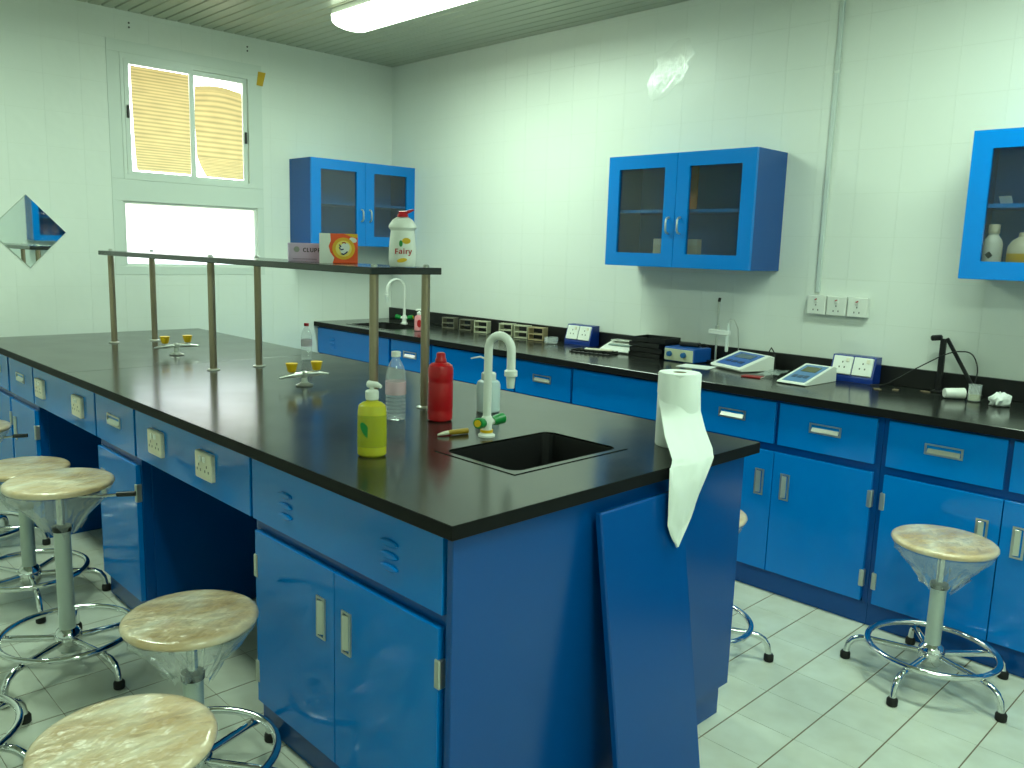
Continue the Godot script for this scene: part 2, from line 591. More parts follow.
func build_windows() -> void:
	# upper: aluminium slider with two sashes, tan sheets put up behind the panes
	var w := thing("window_1", "upper sliding window with tan corrugated sheets behind its panes", "window", Vector3.ZERO, 0, "", "structure")
	part("frame", mb().plate_hole(-2.0, -1.16, 1.82, 2.56, rrect(0.80, 0.68, 0.004, 1, Vector2(-1.58, 2.19)), 0.05, at(0, 0, -0.045)), M.alu, w)
	var sashes := [[-1.978, -1.550, -0.012], [-1.570, -1.182, -0.032]]
	for s in sashes:
		var cx: float = (s[0] + s[1]) / 2
		var sw: float = s[1] - s[0]
		var sash := part("sash", mb().plate_hole(s[0], s[1], 1.85, 2.53, rrect(sw - 0.056, 0.63, 0.003, 1, Vector2(cx, 2.185)), 0.018, at(0, 0, s[2])), M.alu, w)
		part("pane", mb().box(Vector3(cx, 2.185, s[2] + 0.003), Vector3(sw - 0.056, 0.63, 0.004)), M.glass, sash)
		var lx: float = s[0] + 0.014 if s[0] < -1.8 else s[1] - 0.014
		part("latch", mb().box(Vector3(lx, 2.19 + (0.03 if s[0] < -1.8 else -0.04), s[2] + 0.024), Vector3(0.014, 0.075, 0.012), 0.003), M.black, sash)
	# lower: one fixed pane
	var w2 := thing("window_2", "lower fixed window glaring white with daylight", "window", Vector3.ZERO, 0, "", "structure")
	part("frame", mb().plate_hole(-2.012, -1.127, 1.292, 1.69, rrect(0.855, 0.368, 0.003, 1, Vector2(-1.5695, 1.491)), 0.03, at(0, 0, -0.04)), M.alu, w2)
	part("pane", mb().grid([[Vector3(-1.997, 1.675, -0.03), Vector3(-1.142, 1.675, -0.03)], [Vector3(-1.997, 1.307, -0.03), Vector3(-1.142, 1.307, -0.03)]]), M.frosted, w2)
	# the sheets: fluted, tan, let daylight through
	var st := mat(Color(0.95, 0.87, 0.70), 0.8)
	st.backlight_enabled = true
	st.backlight = Color(0.60, 0.58, 0.49)
	var img := Image.create(64, 256, false, Image.FORMAT_RGB8)
	var nz := noise(0.05, 7)
	for y in 256:
		for x in 64:
			var k := 0.80 + 0.20 * absf(sin(y * PI / 8.0)) + 0.05 * nz.get_noise_2d(x * 0.5, y * 0.8)
			img.set_pixel(x, y, Color(k, k * 0.99, k * 0.97))
	st.albedo_texture = ImageTexture.create_from_image(img)
	var shapes := [
		["flat tan fluted sheet covering the pane with the left-hand latch", [[2.494, -1.936, -1.580], [2.3, -1.934, -1.579], [2.05, -1.929, -1.579], [1.880, -1.920, -1.580]], 0.0, -0.0050],
		["tan fluted sheet with curled top and cut corner in the sash by the yellow tag", [[2.435, -1.532, -1.216], [2.40, -1.535, -1.212], [2.2, -1.537, -1.212], [2.0, -1.530, -1.212], [1.94, -1.506, -1.212], [1.876, -1.470, -1.213]], 0.022, -0.0250]]
	for s in shapes:
		var o := thing("window_sheet", s[0], "window cover", Vector3(0, 0, s[3]))
		var rows := []
		var k: Array = s[1]
		for i in k.size():
			for sub in (24 if i < k.size() - 1 else 1):
				var f := sub / 24.0
				var q: Array = k[mini(i + 1, k.size() - 1)]
				var y: float = lerpf(k[i][0], q[0], f)
				var row := []
				for j in 9:
					var h := j / 8.0
					var up: float = s[2] * sin(h * PI) * clampf((y - 2.2) / 0.25, 0, 1)
					row.append(Vector3(lerpf(lerpf(k[i][1], q[1], f), lerpf(k[i][2], q[2], f), h), y + up, 0.0008 * sin(y * TAU / 0.022) + 0.003 * sin(h * PI)))
				rows.append(row)
		part("sheet", mb().grid(rows), st, o)

# ---- cabinets ---------------------------------------------------------------------------
# local frame: x along the width, y up, z out of the front; the carcass front lies at z = 0
func flush_pull(parent: Node3D, c: Vector3, w: float, h: float) -> void:
	var p := part("pull", mb().plate_hole(-w / 2, w / 2, -h / 2, h / 2, rrect(w - 0.014, h - 0.012, 0.003, 2), 0.004, Transform3D(Basis.IDENTITY, c)), M.steel, parent)
	var lip := turned(Vector3.RIGHT, -0.5, c + Vector3(0, -h * 0.14, 0.0)) if w > h else turned(Vector3.UP, 0.4, c + Vector3(-w * 0.1, 0, 0.0))
	part("grip", mb().box(Vector3(0, 0, 0.002), Vector3(w - 0.02, h * 0.5, 0.004) if w > h else Vector3(w * 0.5, h - 0.02, 0.004), 0.001, lip), M.steel, p)
	part("recess", mb().box(c + Vector3(0, 0, -0.003), Vector3(w - 0.012, h - 0.010, 0.004)), M.slot, p)

func front(called: String, parent: Node3D, x0: float, x1: float, y0: float, y1: float, material = null) -> MeshInstance3D:
	return part(called, mb().box(Vector3((x0 + x1) / 2, (y0 + y1) / 2, 0.009), Vector3(x1 - x0, y1 - y0, 0.018), 0.001), material if material else M.door, parent)

func hinge(parent: Node3D, x: float, y: float) -> void:
	part("hinge", mb().box(Vector3(x, y, 0.010), Vector3(0.02, 0.07, 0.022), 0.003), M.steel, parent)

func carcass(t: Node3D, w: float, depth: float, back_top := 0.866) -> void:
	var c := mb()
	for s in [-1, 1]:
		c.box(Vector3(s * (w / 2 - 0.009), 0.482, -depth / 2), Vector3(0.018, 0.768, depth))
	c.box(Vector3(0, 0.106, -depth / 2), Vector3(w - 0.036, 0.016, depth))
	c.box(Vector3(0, (0.098 + back_top) / 2, -depth + 0.006), Vector3(w - 0.036, back_top - 0.098, 0.012))
	c.box(Vector3(0, 0.482, -0.008), Vector3(w - 0.036, 0.768, 0.016))
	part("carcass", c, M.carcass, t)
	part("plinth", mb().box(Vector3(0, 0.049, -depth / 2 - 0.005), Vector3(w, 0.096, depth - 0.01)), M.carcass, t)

func louvres(t: Node3D, x: float, y: float) -> void:
	for k in 3:
		part("louvre", mb().prism(disc(0.034, 0.009, 14), 0.007, at(x, y + (k - 1) * 0.03, 0.018), 0.003), M.door, t)

func sink_cabinet(label: String, pos: Vector3, turn: float, w: float, depth: float, group: String) -> void:
	var t := thing("sink_cabinet", label, "cabinet", pos, turn, group)
	carcass(t, w, depth, 0.66)
	var fp := front("panel", t, -w / 2 + 0.012, w / 2 - 0.012, 0.672, 0.855)
	louvres(fp, -w * 0.27, 0.755)
	louvres(fp, w * 0.27, 0.755)
	doors(t, w)

func doors(t: Node3D, w: float) -> void:
	var a := front("door", t, -w / 2 + 0.022, -0.002, 0.105, 0.638)
	flush_pull(a, Vector3(-0.06, 0.495, 0.0185), 0.042, 0.115)
	hinge(a, -w / 2 + 0.024, 0.53)
	hinge(a, -w / 2 + 0.024, 0.20)
	var b := front("door", t, 0.002, w / 2 - 0.022, 0.105, 0.638)
	flush_pull(b, Vector3(0.06, 0.495, 0.0185), 0.042, 0.115)
	hinge(b, w / 2 - 0.024, 0.53)
	hinge(b, w / 2 - 0.024, 0.20)

func double_cabinet(label: String, pos: Vector3, turn: float, w: float, depth: float, group: String) -> void:
	var t := thing("base_cabinet", label, "cabinet", pos, turn, group)
	carcass(t, w, depth)
	for s in [-1, 1]:
		var x0 := -w / 2 + 0.022 if s < 0 else 0.010
		var x1 := -0.010 if s < 0 else w / 2 - 0.022
		var d := front("drawer", t, x0, x1, 0.672, 0.855)
		flush_pull(d, Vector3((x0 + x1) / 2, 0.772, 0.0185), 0.135, 0.042)
	doors(t, w)

func narrow_cabinet(label: String, pos: Vector3, turn: float, w: float, depth: float, group: String) -> void:
	var t := thing("drawer_cabinet", label, "cabinet", pos, turn, group)
	carcass(t, w, depth)
	var d := front("drawer", t, -w / 2 + 0.014, w / 2 - 0.014, 0.672, 0.855)
	flush_pull(d, Vector3(0, 0.772, 0.0185), 0.135, 0.042)
	var a := front("door", t, -w / 2 + 0.014, w / 2 - 0.014, 0.105, 0.638)
	flush_pull(a, Vector3(-w / 2 + 0.07, 0.495, 0.0185), 0.042, 0.115)
	hinge(a, w / 2 - 0.018, 0.53)

func knee_space(label: String, pos: Vector3, turn: float, w: float, depth: float, group: String, sockets: Array) -> void:
	var t := thing("apron_panel", label, "panel", pos, turn, group)
	part("board", mb().box(Vector3(0, 0.764, 0.009), Vector3(w - 0.006, 0.186, 0.018), 0.002), M.door, t)
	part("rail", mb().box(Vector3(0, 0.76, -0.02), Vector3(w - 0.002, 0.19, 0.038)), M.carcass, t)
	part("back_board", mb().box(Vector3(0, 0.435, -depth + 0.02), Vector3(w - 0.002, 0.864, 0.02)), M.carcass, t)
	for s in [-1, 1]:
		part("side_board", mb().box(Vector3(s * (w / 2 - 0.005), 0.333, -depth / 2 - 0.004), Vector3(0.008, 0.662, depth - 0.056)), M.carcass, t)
	for s in sockets:
		socket_plate(t, Vector3(s, 0.766, 0.018), 0.115, 0.088)

func socket_plate(t: Node3D, c: Vector3, w: float, h: float) -> void:
	var p := part("socket", mb().prism(rrect(w, h, 0.006, 3), 0.014, Transform3D(Basis.IDENTITY, c), 0.003), M.cream, t)
	for s in [-1, 1]:
		part("rocker", mb().box(c + Vector3(s * w * 0.12, h * 0.27, 0.016), Vector3(w * 0.1, h * 0.2, 0.006), 0.001), M.white, p)
		for q in [[0.0, 0.02], [-0.012, -0.16], [0.012, -0.16]]:
			part("hole", mb().box(c + Vector3(s * w * 0.24 + q[0], h * q[1], 0.0138), Vector3(0.005, 0.008, 0.002)), M.hole, p)

func worktop_slab(called: String, parent: Node3D, x0: float, x1: float, z0: float, z1: float, hole = null) -> void:
	if hole == null:
		part(called, mb().box(Vector3((x0 + x1) / 2, TOP - 0.0165, (z0 + z1) / 2), Vector3(x1 - x0, 0.033, z1 - z0), 0.0025), M.top, parent)
		return
	var h: Rect2 = hole
	# local x = world x, local y = world -z, local z = up
	var loop := rrect(h.size.x, h.size.y, 0.035, 5, Vector2(h.get_center().x, -h.get_center().y))
	part(called, mb().plate_hole(x0, x1, -z1, -z0, loop, 0.033, turned(Vector3.RIGHT, -PI / 2, Vector3(0, TOP - 0.033, 0))), M.top, parent)

func edge_band(parent: Node3D, x0: float, x1: float, z0: float, z1: float, sides: Array) -> void:
	for s in sides:
		var c := Vector3((x0 + x1) / 2, TOP - 0.0168, (z0 + z1) / 2)
		var d := Vector3(x1 - x0 + 0.003, 0.0318, 0.0015)
		if s == "left":
			c.x = x0 - 0.0008
		elif s == "right":
			c.x = x1 + 0.0008
		elif s == "near":
			c.z = z1 + 0.0008
		else:
			c.z = z0 - 0.0008
		if s == "left" or s == "right":
			d = Vector3(0.0015, 0.0318, z1 - z0)
		part("edge_band", mb().box(c, d, 0.0005), M.edge, parent)

func sink(label: String, h: Rect2) -> void:
	var t := thing("sink", label, "sink", Vector3(h.get_center().x, TOP, h.get_center().y))
	var m := mb()
	var up := rrect(h.size.x - 0.002, h.size.y - 0.002, 0.034, 5)
	var lo := rrect(h.size.x - 0.03, h.size.y - 0.03, 0.03, 5)
	var n := up.size()
	var D := -0.2
	for i in n:
		var j := (i + 1) % n
		m.quad(Vector3(up[i].x, -0.004, up[i].y), Vector3(up[j].x, -0.004, up[j].y), Vector3(lo[j].x, D, lo[j].y), Vector3(lo[i].x, D, lo[i].y), Vector3(-up[i].x, 0, -up[i].y))
		m.quad(Vector3(up[i].x * 1.02, -0.0345, up[i].y * 1.02), Vector3(up[j].x * 1.02, -0.0345, up[j].y * 1.02), Vector3(lo[j].x * 1.06, D - 0.008, lo[j].y * 1.06), Vector3(lo[i].x * 1.06, D - 0.008, lo[i].y * 1.06), Vector3(up[i].x, 0, up[i].y))
		m.tri(Vector3(lo[i].x, D, lo[i].y), Vector3(lo[j].x, D, lo[j].y), Vector3(0, D - 0.006, 0), Vector3.UP, Vector3.UP, Vector3.UP)
	part("basin", m, M.sink_black, t)
	var rim := mb()
	var w := h.size.x + 0.034
	var d := h.size.y + 0.034
	rim.plate_hole(-w / 2, w / 2, -d / 2, d / 2, rrect(h.size.x - 0.002, h.size.y - 0.002, 0.034, 5), 0.0016, turned(Vector3.RIGHT, -PI / 2, Vector3(0, 0.0004, 0)))
	part("rim", rim, M.top, t)
	part("drain", mb().lathe([[0.0, D - 0.004], [0.028, D - 0.003], [0.03, D - 0.001], [0.026, D + 0.001], [0.0, D - 0.002]], 16), M.steel, t)

func build_bench() -> void:
	var fx := -0.671 + 0.018
	var th := -PI / 2
	var dp := 0.64
	var g := "base units of the side bench along the wall"
	sink_cabinet("sink cabinet with louvred panel at the window end of the side bench", Vector3(fx, 0, 0.455), th, 0.91, dp, g)
	narrow_cabinet("narrow drawer cabinet next to the louvred sink cabinet of the side bench", Vector3(fx, 0, 1.13), th, 0.44, dp, g)
	knee_space("blue apron over the knee space below the test tube racks of side bench", Vector3(fx, 0, 1.72), th, 0.74, dp, g, [])
	narrow_cabinet("narrow drawer cabinet between the two knee spaces of the side bench", Vector3(fx, 0, 2.31), th, 0.44, dp, g)
	knee_space("blue apron over the knee space below the black trays of side bench", Vector3(fx, 0, 2.893), th, 0.726, dp, g, [])
	double_cabinet("two-drawer two-door cabinet under the meters on the side bench", Vector3(fx, 0, 3.70), th, 0.886, dp, g)
	double_cabinet("two-drawer two-door cabinet behind the lone stool by the side bench", Vector3(fx, 0, 4.588), th, 0.886, dp, g)
	double_cabinet("two-drawer two-door cabinet at the end of side bench beyond the stool", Vector3(fx, 0, 5.476), th, 0.886, dp, g)
	var t := thing("bench_worktop", "long black worktop with upstand along the tiled side wall", "worktop")
	var hole := Rect2(-0.585, 0.30, 0.31, 0.50)
	worktop_slab("slab", t, -0.6958, -0.002, 0.002, 1.6, hole)
	worktop_slab("slab", t, -0.6958, -0.002, 1.601, 5.93)
	edge_band(t, -0.6958, -0.002, 0.002, 5.93, ["left", "near"])
	part("upstand", mb().box(Vector3(-0.0125, TOP + 0.043, 2.966), Vector3(0.021, 0.085, 5.928), 0.002), M.black, t)
	sink("black sink let into the far end of the side bench", hole)

func build_island() -> void:
	var xl := -2.829 + 0.018
	var xr := -1.6514 - 0.018
	var dp := (xr - xl) / 2 - 0.001
	var g := "base units of the island bench"
	for side in 2:
		var x := xl if side == 0 else xr
		var th := -PI / 2 if side == 0 else PI / 2
		var where := "facing the row of stools" if side == 0 else "facing the side bench"
		sink_cabinet("louvred sink cabinet at the island end with the leaning panel, " + where, Vector3(x, 0, 3.648), th, 0.886, dp, g)
		knee_space("socket apron over the island knee space beside the sink cabinet, " + where, Vector3(x, 0, 2.763), th, 0.88, dp, g, [-0.235, 0.155])
		narrow_cabinet("narrow drawer cabinet between the two knee spaces of the island, " + where, Vector3(x, 0, 2.106), th, 0.43, dp, g)
		knee_space("socket apron over the island knee space nearer the window, " + where, Vector3(x, 0, 1.467), th, 0.844, dp, g, [-0.297, 0.233])
		narrow_cabinet("narrow drawer cabinet of the island past the second knee space, " + where, Vector3(x, 0, 0.827), th, 0.434, dp, g)
		narrow_cabinet("narrow drawer cabinet of the island against the window end, " + where, Vector3(x, 0, 0.382), th, 0.452, dp, g)
	var e := thing("end_panel", "dark blue end panel of the island behind the leaning board", "panel")
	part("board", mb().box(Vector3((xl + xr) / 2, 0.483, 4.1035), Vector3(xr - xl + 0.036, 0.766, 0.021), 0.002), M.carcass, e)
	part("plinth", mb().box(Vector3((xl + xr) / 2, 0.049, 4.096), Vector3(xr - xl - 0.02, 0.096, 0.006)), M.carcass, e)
	var t := thing("island_worktop", "big black worktop of the island, in two slabs", "worktop")
	var hole := Rect2(-2.468, 3.64, 0.428, 0.288)
	worktop_slab("slab", t, -2.859, -1.6214, 1.631, 4.1446, hole)
	worktop_slab("slab", t, -2.859, -1.6214, 0.124, 1.630)
	edge_band(t, -2.859, -1.6214, 0.124, 4.1446, ["left", "right", "near", "far"])
	sink("black rectangular sink let into the island worktop below the gooseneck faucet", hole)
	# a loose board leaning against the end
	var dz := 0.125
	var Lp := sqrt(0.83 * 0.83 + dz * dz)
	var l := thing("leaning_board", "loose blue board leaning against the island end", "board", Vector3(-2.212, 0.001, 4.128 + dz), 0)
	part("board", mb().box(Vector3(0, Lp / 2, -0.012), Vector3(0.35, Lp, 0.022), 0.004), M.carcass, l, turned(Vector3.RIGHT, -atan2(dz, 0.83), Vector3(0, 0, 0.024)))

func wall_cabinet(label: String, pos: Vector3, turn: float, w: float, h: float) -> void:
	var t := thing("wall_cabinet", label, "cabinet", pos, turn, "glazed wall cabinets")
	var d := 0.272
	var k := 0.016
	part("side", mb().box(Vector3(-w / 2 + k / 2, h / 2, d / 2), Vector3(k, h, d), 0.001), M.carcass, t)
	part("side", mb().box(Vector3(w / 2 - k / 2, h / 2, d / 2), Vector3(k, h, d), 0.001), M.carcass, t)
	part("top", mb().box(Vector3(0, h - k / 2, d / 2), Vector3(w - 2 * k - 0.001, k, d)), M.door, t)
	part("bottom", mb().box(Vector3(0, k / 2, d / 2), Vector3(w - 2 * k - 0.001, k, d)), M.door, t)
	part("back", mb().box(Vector3(0, h / 2, 0.006), Vector3(w - 2 * k - 0.001, h - 2 * k - 0.001, 0.008)), M.door, t)
	part("shelf", mb().box(Vector3(0, h * 0.5, d / 2), Vector3(w - 2 * k - 0.001, 0.016, d - 0.03)), M.door, t)
	for s in [-1, 1]:
		var x0 := -w / 2 + 0.001 if s < 0 else 0.0015
		var x1 := -0.0015 if s < 0 else w / 2 - 0.001
		var cx := (x0 + x1) / 2
		var door := part("door", mb().plate_hole(x0, x1, 0.001, h - 0.001, rrect(x1 - x0 - 0.145, h - 0.142, 0.002, 1, Vector2(cx, h / 2)), 0.018, at(0, 0, d + 0.001)), M.door, t)
		part("pane", mb().box(Vector3(cx, h / 2, d + 0.006), Vector3(x1 - x0 - 0.145, h - 0.142, 0.004)), M.dark_pane, door)
		var hx: float = s * 0.035
		var zf := d + 0.019
		part("handle", mb().tube([Vector3(hx, h * 0.30, zf), Vector3(hx, h * 0.305, zf + 0.016), Vector3(hx, h * 0.33, zf + 0.026), Vector3(hx, h * 0.41, zf + 0.026), Vector3(hx, h * 0.435, zf + 0.016), Vector3(hx, h * 0.44, zf)], 0.0055, 8), M.steel, door)

func build_wall_cabinets() -> void:
	wall_cabinet("glazed blue wall cabinet on the window wall above the side bench sink", Vector3(-0.441, 1.455, 0.001), 0, 0.88, 0.588)
	wall_cabinet("glazed blue wall cabinet above the trays and electrode stand", Vector3(-0.001, 1.396, 2.848), -PI / 2, 0.894, 0.581)
	wall_cabinet("glazed blue wall cabinet with a white bottle and yellow jar inside", Vector3(-0.001, 1.402, 4.677), -PI / 2, 0.894, 0.575)
	wall_cabinet("glazed blue wall cabinet seen only in the diamond mirror", Vector3(-0.46, 1.40, ROOM_L - 0.001), PI, 0.88, 0.58)
	# what stands inside
	var o := thing("wooden_board", "brown wooden board standing behind the glass doors above the trays", "board", Vector3(-0.16, 1.6955, 2.79), 0)
	part("strip", mb().box(Vector3(0, 0.125, 0), Vector3(0.012, 0.25, 0.20), 0.002), mat(Color(0.70, 0.46, 0.20), 0.5), o, turned(Vector3.RIGHT, 0.0))
	for b in [[2.705, 0.05, "small cream carton in the glazed cabinet, behind the left door"], [2.925, 0.055, "small white carton in the glazed cabinet, behind the right door"]]:
		var c := thing("carton", b[2], "box", Vector3(-0.21, 1.4125, b[0]), 0.1)
		part("box", mb().box(Vector3(0, 0.066, 0), Vector3(0.05, 0.132, b[1]), 0.002), M.cream, c)
		part("flap", mb().box(Vector3(-0.0255, 0.115, 0), Vector3(0.001, 0.030, b[1] - 0.004)), M.white, c)
	var d := thing("dark_dish", "small dark dish in the corner of the cabinet above the trays", "dish", Vector3(-0.18, 1.4125, 2.54))
	part("bowl", mb().lathe([[0.0, 0.001], [0.03, 0.001], [0.045, 0.03], [0.042, 0.03], [0.028, 0.005], [0.0, 0.004]], 18), mat(Color(0.16, 0.10, 0.07), 0.4), d)
	var wb := thing("white_bottle", "white plastic bottle with dark print inside the end wall cabinet", "bottle", Vector3(-0.20, 1.4185, 4.317), -PI / 2)
	part("body", mb().lathe([[0.0, 0.0], [0.033, 0.0], [0.036, 0.006], [0.036, 0.125], [0.03, 0.142], [0.018, 0.158], [0.018, 0.166]], 20), M.white, wb)
	part("cap", mb().lathe([[0.02, 0.166], [0.021, 0.168], [0.021, 0.198], [0.019, 0.201], [0.0, 0.201]], 16), M.cream, wb)
	part("print", mb().box(Vector3(0, 0, 0.0358), Vector3(0.020, 0.022, 0.002), 0.0, turned(Vector3.BACK, 0.7, Vector3(0.0, 0.08, 0))), M.slot, wb)
	var yj := thing("yellow_jar", "squat white jar of yellow liquid inside the end wall cabinet", "jar", Vector3(-0.19, 1.4185, 4.425))
	part("body", mb().lathe([[0.0, 0.0], [0.05, 0.0], [0.055, 0.008], [0.057, 0.088]], 22), M.yellow, yj)
	part("shoulder", mb().lathe([[0.057, 0.0885], [0.055, 0.115], [0.042, 0.138], [0.022, 0.152], [0.02, 0.170], [0.0, 0.171]], 22), M.cream, yj)
	var sl := thing("paper_slip", "small white paper slip on the shelf of the end wall cabinet", "paper", Vector3(-0.22, 1.6985, 4.355), -0.3)
	part("sheet", mb().box(Vector3(0, 0.017, 0), Vector3(0.002, 0.03, 0.05), 0.0, turned(Vector3.BACK, 0.5)), M.paper, sl)

func build_rack() -> void:
	var t := thing("reagent_rack", "narrow black shelf on six steel posts along the island", "shelf rack")
	part("shelf", mb().box(Vector3(-2.2335, 1.3835, 1.90), Vector3(0.293, 0.023, 2.52), 0.002), M.top, t)
	for x in [-2.3263, -2.1093]:
		for z in [0.6665, 1.8811, 3.1005]:
			var p := part("post", mb().lathe([[0.0155, 0.003], [0.0155, 0.4705]], 16), M.post, t, at(x, TOP, z))
			part("flange", mb().lathe([[0.0, 0.0005], [0.028, 0.0005], [0.028, 0.004], [0.018, 0.008], [0.0156, 0.008]], 18), M.steel, p)
			part("bolt", mb().lathe([[0.011, 0.4955], [0.011, 0.501], [0.008, 0.5045], [0.0, 0.505]], 12), M.steel, p)

# ---- stools -----------------------------------------------------------------------------
func stool(label: String, x: float, z: float, h: float, base_deg: float, lever_deg: float, sd: int) -> void:
	var t := thing("lab_stool", label, "stool", Vector3(x, 0, z), 0, "round plywood lab stools still in plastic film")
	var R := 0.169
	var s := part("seat", mb().lathe([[0.0, h - 0.025], [R - 0.016, h - 0.025], [R - 0.004, h - 0.021], [R, h - 0.013], [R - 0.002, h - 0.006], [R - 0.008, h - 0.0015], [R - 0.018, h], [0.0, h]], 40, Transform3D.IDENTITY, 50.0), M.seat, t)
	part("seat_plate", mb().lathe([[0.0, h - 0.052], [0.03, h - 0.052], [0.06, h - 0.032], [0.075, h - 0.026], [0.0, h - 0.0255]], 20), M.black, s)
	part("column", mb().lathe([[0.0, 0.05], [0.026, 0.05], [0.026, h - 0.17], [0.02, h - 0.165], [0.0, h - 0.165]], 18), M.column, t)
	part("piston", mb().lathe([[0.0, h - 0.165], [0.014, h - 0.165], [0.014, h - 0.05], [0.0, h - 0.05]], 14), M.chrome, t)
	part("collar", mb().lathe([[0.0, h - 0.178], [0.03, h - 0.178], [0.03, h - 0.160], [0.0, h - 0.158]], 16), M.black, t)
	var ld := deg_to_rad(lever_deg)
	var dv := Vector3(cos(ld), 0, sin(ld))
	var lv := part("lever", mb().tube([Vector3(0, h - 0.056, 0) + dv * 0.02, Vector3(0, h - 0.058, 0) + dv * 0.12, Vector3(0, h - 0.050, 0) + dv * 0.20], 0.005, 8), M.chrome, t)
	part("grip", mb().tube([Vector3(0, h - 0.050, 0) + dv * 0.185, Vector3(0, h - 0.047, 0) + dv * 0.245], 0.009, 8), M.black, lv)
	part("hub", mb().lathe([[0.0, 0.06], [0.032, 0.06], [0.042, 0.075], [0.044, 0.115], [0.036, 0.130], [0.027, 0.138], [0.0, 0.138]], 20), M.chrome, t)
	for k in 5:
		var a := deg_to_rad(base_deg + 72 * k)
		var d := Vector3(cos(a), 0, sin(a))
		var path := [d * 0.035 + Vector3(0, 0.098, 0), d * 0.20 + Vector3(0, 0.096, 0), d * 0.235 + Vector3(0, 0.092, 0), d * 0.258 + Vector3(0, 0.080, 0), d * 0.272 + Vector3(0, 0.060, 0), d * 0.279 + Vector3(0, 0.026, 0)]
		var lg := part("leg", mb().tube(path, 0.0115, 10), M.chrome, t)
		part("glide", mb().lathe([[0.0, 0.001], [0.016, 0.001], [0.018, 0.004], [0.018, 0.022], [0.013, 0.030], [0.0, 0.031]], 14, at(d.x * 0.28, 0, d.z * 0.28)), M.rubber, lg)
	var ring := []
	for k in 49:
		var a := TAU * k / 48
		ring.append(Vector3(cos(a) * 0.21, 0.1185, sin(a) * 0.21))
	part("foot_ring", mb().tube(ring, 0.011, 10, false), M.chrome, t)
	# plastic film: over the top, gathered below round the column
	var nz := noise(3.2, sd, 3)
	var rows := []
	var prof := [[R * 0.965, h - 0.0255], [R * 0.93, h - 0.036], [R * 0.86, h - 0.054], [R * 0.76, h - 0.075], [R * 0.63, h - 0.098], [R * 0.50, h - 0.120], [R * 0.41, h - 0.142], [R * 0.37, h - 0.160]]
	for i in prof.size():
		var row := []
		for k in 57:
			var a := TAU * (k % 56) / 56
			var w: float = nz.get_noise_3d(cos(a) * 2.0, sin(a) * 2.0, i * 0.25)
			var r: float = prof[i][0]
			var y: float = prof[i][1]
			if i >= 1:
				r += 0.055 * w * i / 7.0 + 0.008 * sin(a * 13.0 + sd) * i / 7.0
				y += 0.07 * w * maxf(i - 2, 0) / 5.0
				r = clampf(r, 0.034, R * 0.97)
			row.append(Vector3(cos(a) * r, y, sin(a) * r))
		rows.append(row)
	part("plastic_wrap", mb().grid(rows), M.film, t)

func build_stools() -> void:
	stool("lone stool in front of the side bench's two-door cabinet", -0.916, 4.484, 0.522, 39.5, -38, 1)
	stool("tallest stool of the row, at the island's drawer unit between the knee spaces", -3.12, 2.427, 0.662, 75.5, 39.8, 2)
	stool("lower stool close behind the tallest stool of the row", -3.06, 1.735, 0.555, 26, 140, 3)
	stool("low stool before the island knee space next to the sink cabinet", -3.09, 3.383, 0.511, -19, -40, 4)
	stool("low stool in the row nearest the island end with the leaning board", -3.42, 3.85, 0.524, 10, 170, 5)
	stool("stool standing out from the row, away from the island", -3.585, 2.835, 0.47, -25, 200, 6)
	stool("stool at the window end of the row along the island", -3.10, 1.03, 0.60, 20, 35, 7)
	stool("stool in the aisle between island and side bench, half hidden by the island", -1.365, 3.790, 0.54, 61, 300, 8)

# ---- things on the island ---------------------------------------------------------------
func pump_head(t: Node3D, y: float, m: Material, dir: float, k := 1.0) -> void:
	var p := part("pump", mb().lathe([[0.0, y], [0.017 * k, y], [0.018 * k, y + 0.003], [0.018 * k, y + 0.022 * k], [0.015 * k, y + 0.025 * k], [0.006 * k, y + 0.026 * k], [0.006 * k, y + 0.034 * k], [0.0, y + 0.034 * k]], 18), m, t)
	var d := Vector3(cos(dir), 0, sin(dir))
	part("nozzle", mb().tube([Vector3(0, y + 0.04 * k, 0) - d * 0.012 * k, Vector3(0, y + 0.041 * k, 0) + d * 0.016 * k, Vector3(0, y + 0.037 * k, 0) + d * 0.03 * k], [0.010 * k, 0.008 * k, 0.005 * k], 10), m, p)

func gooseneck(t: Node3D, dir: Vector3, reach: float, top: float, drop: float, r: float) -> void:
	var path := [Vector3(0, 0.03, 0), Vector3(0, top - reach / 2, 0)]
	for i in range(1, 13):
		var a := PI * i / 12.0
		path.append(Vector3(0, top - reach / 2, 0) + dir * (reach / 2) * (1 - cos(a)) + Vector3(0, sin(a) * reach / 2, 0))
	path.append(dir * reach + Vector3(0, drop, 0))
	var g := part("gooseneck", mb().tube(path, r, 12), M.white, t)
	part("collar", mb().lathe([[0.0, -0.016], [r * 1.5, -0.016], [r * 1.5, 0.0], [r, 0.004], [0.0, 0.004]], 14, at(dir.x * reach, drop, dir.z * reach)), M.white, g)
	part("nozzle", mb().lathe([[0.0, -0.052], [r * 0.85, -0.052], [r * 1.0, -0.03], [r * 1.1, -0.016], [0.0, -0.016]], 14, at(dir.x * reach, drop, dir.z * reach)), M.alu, g)

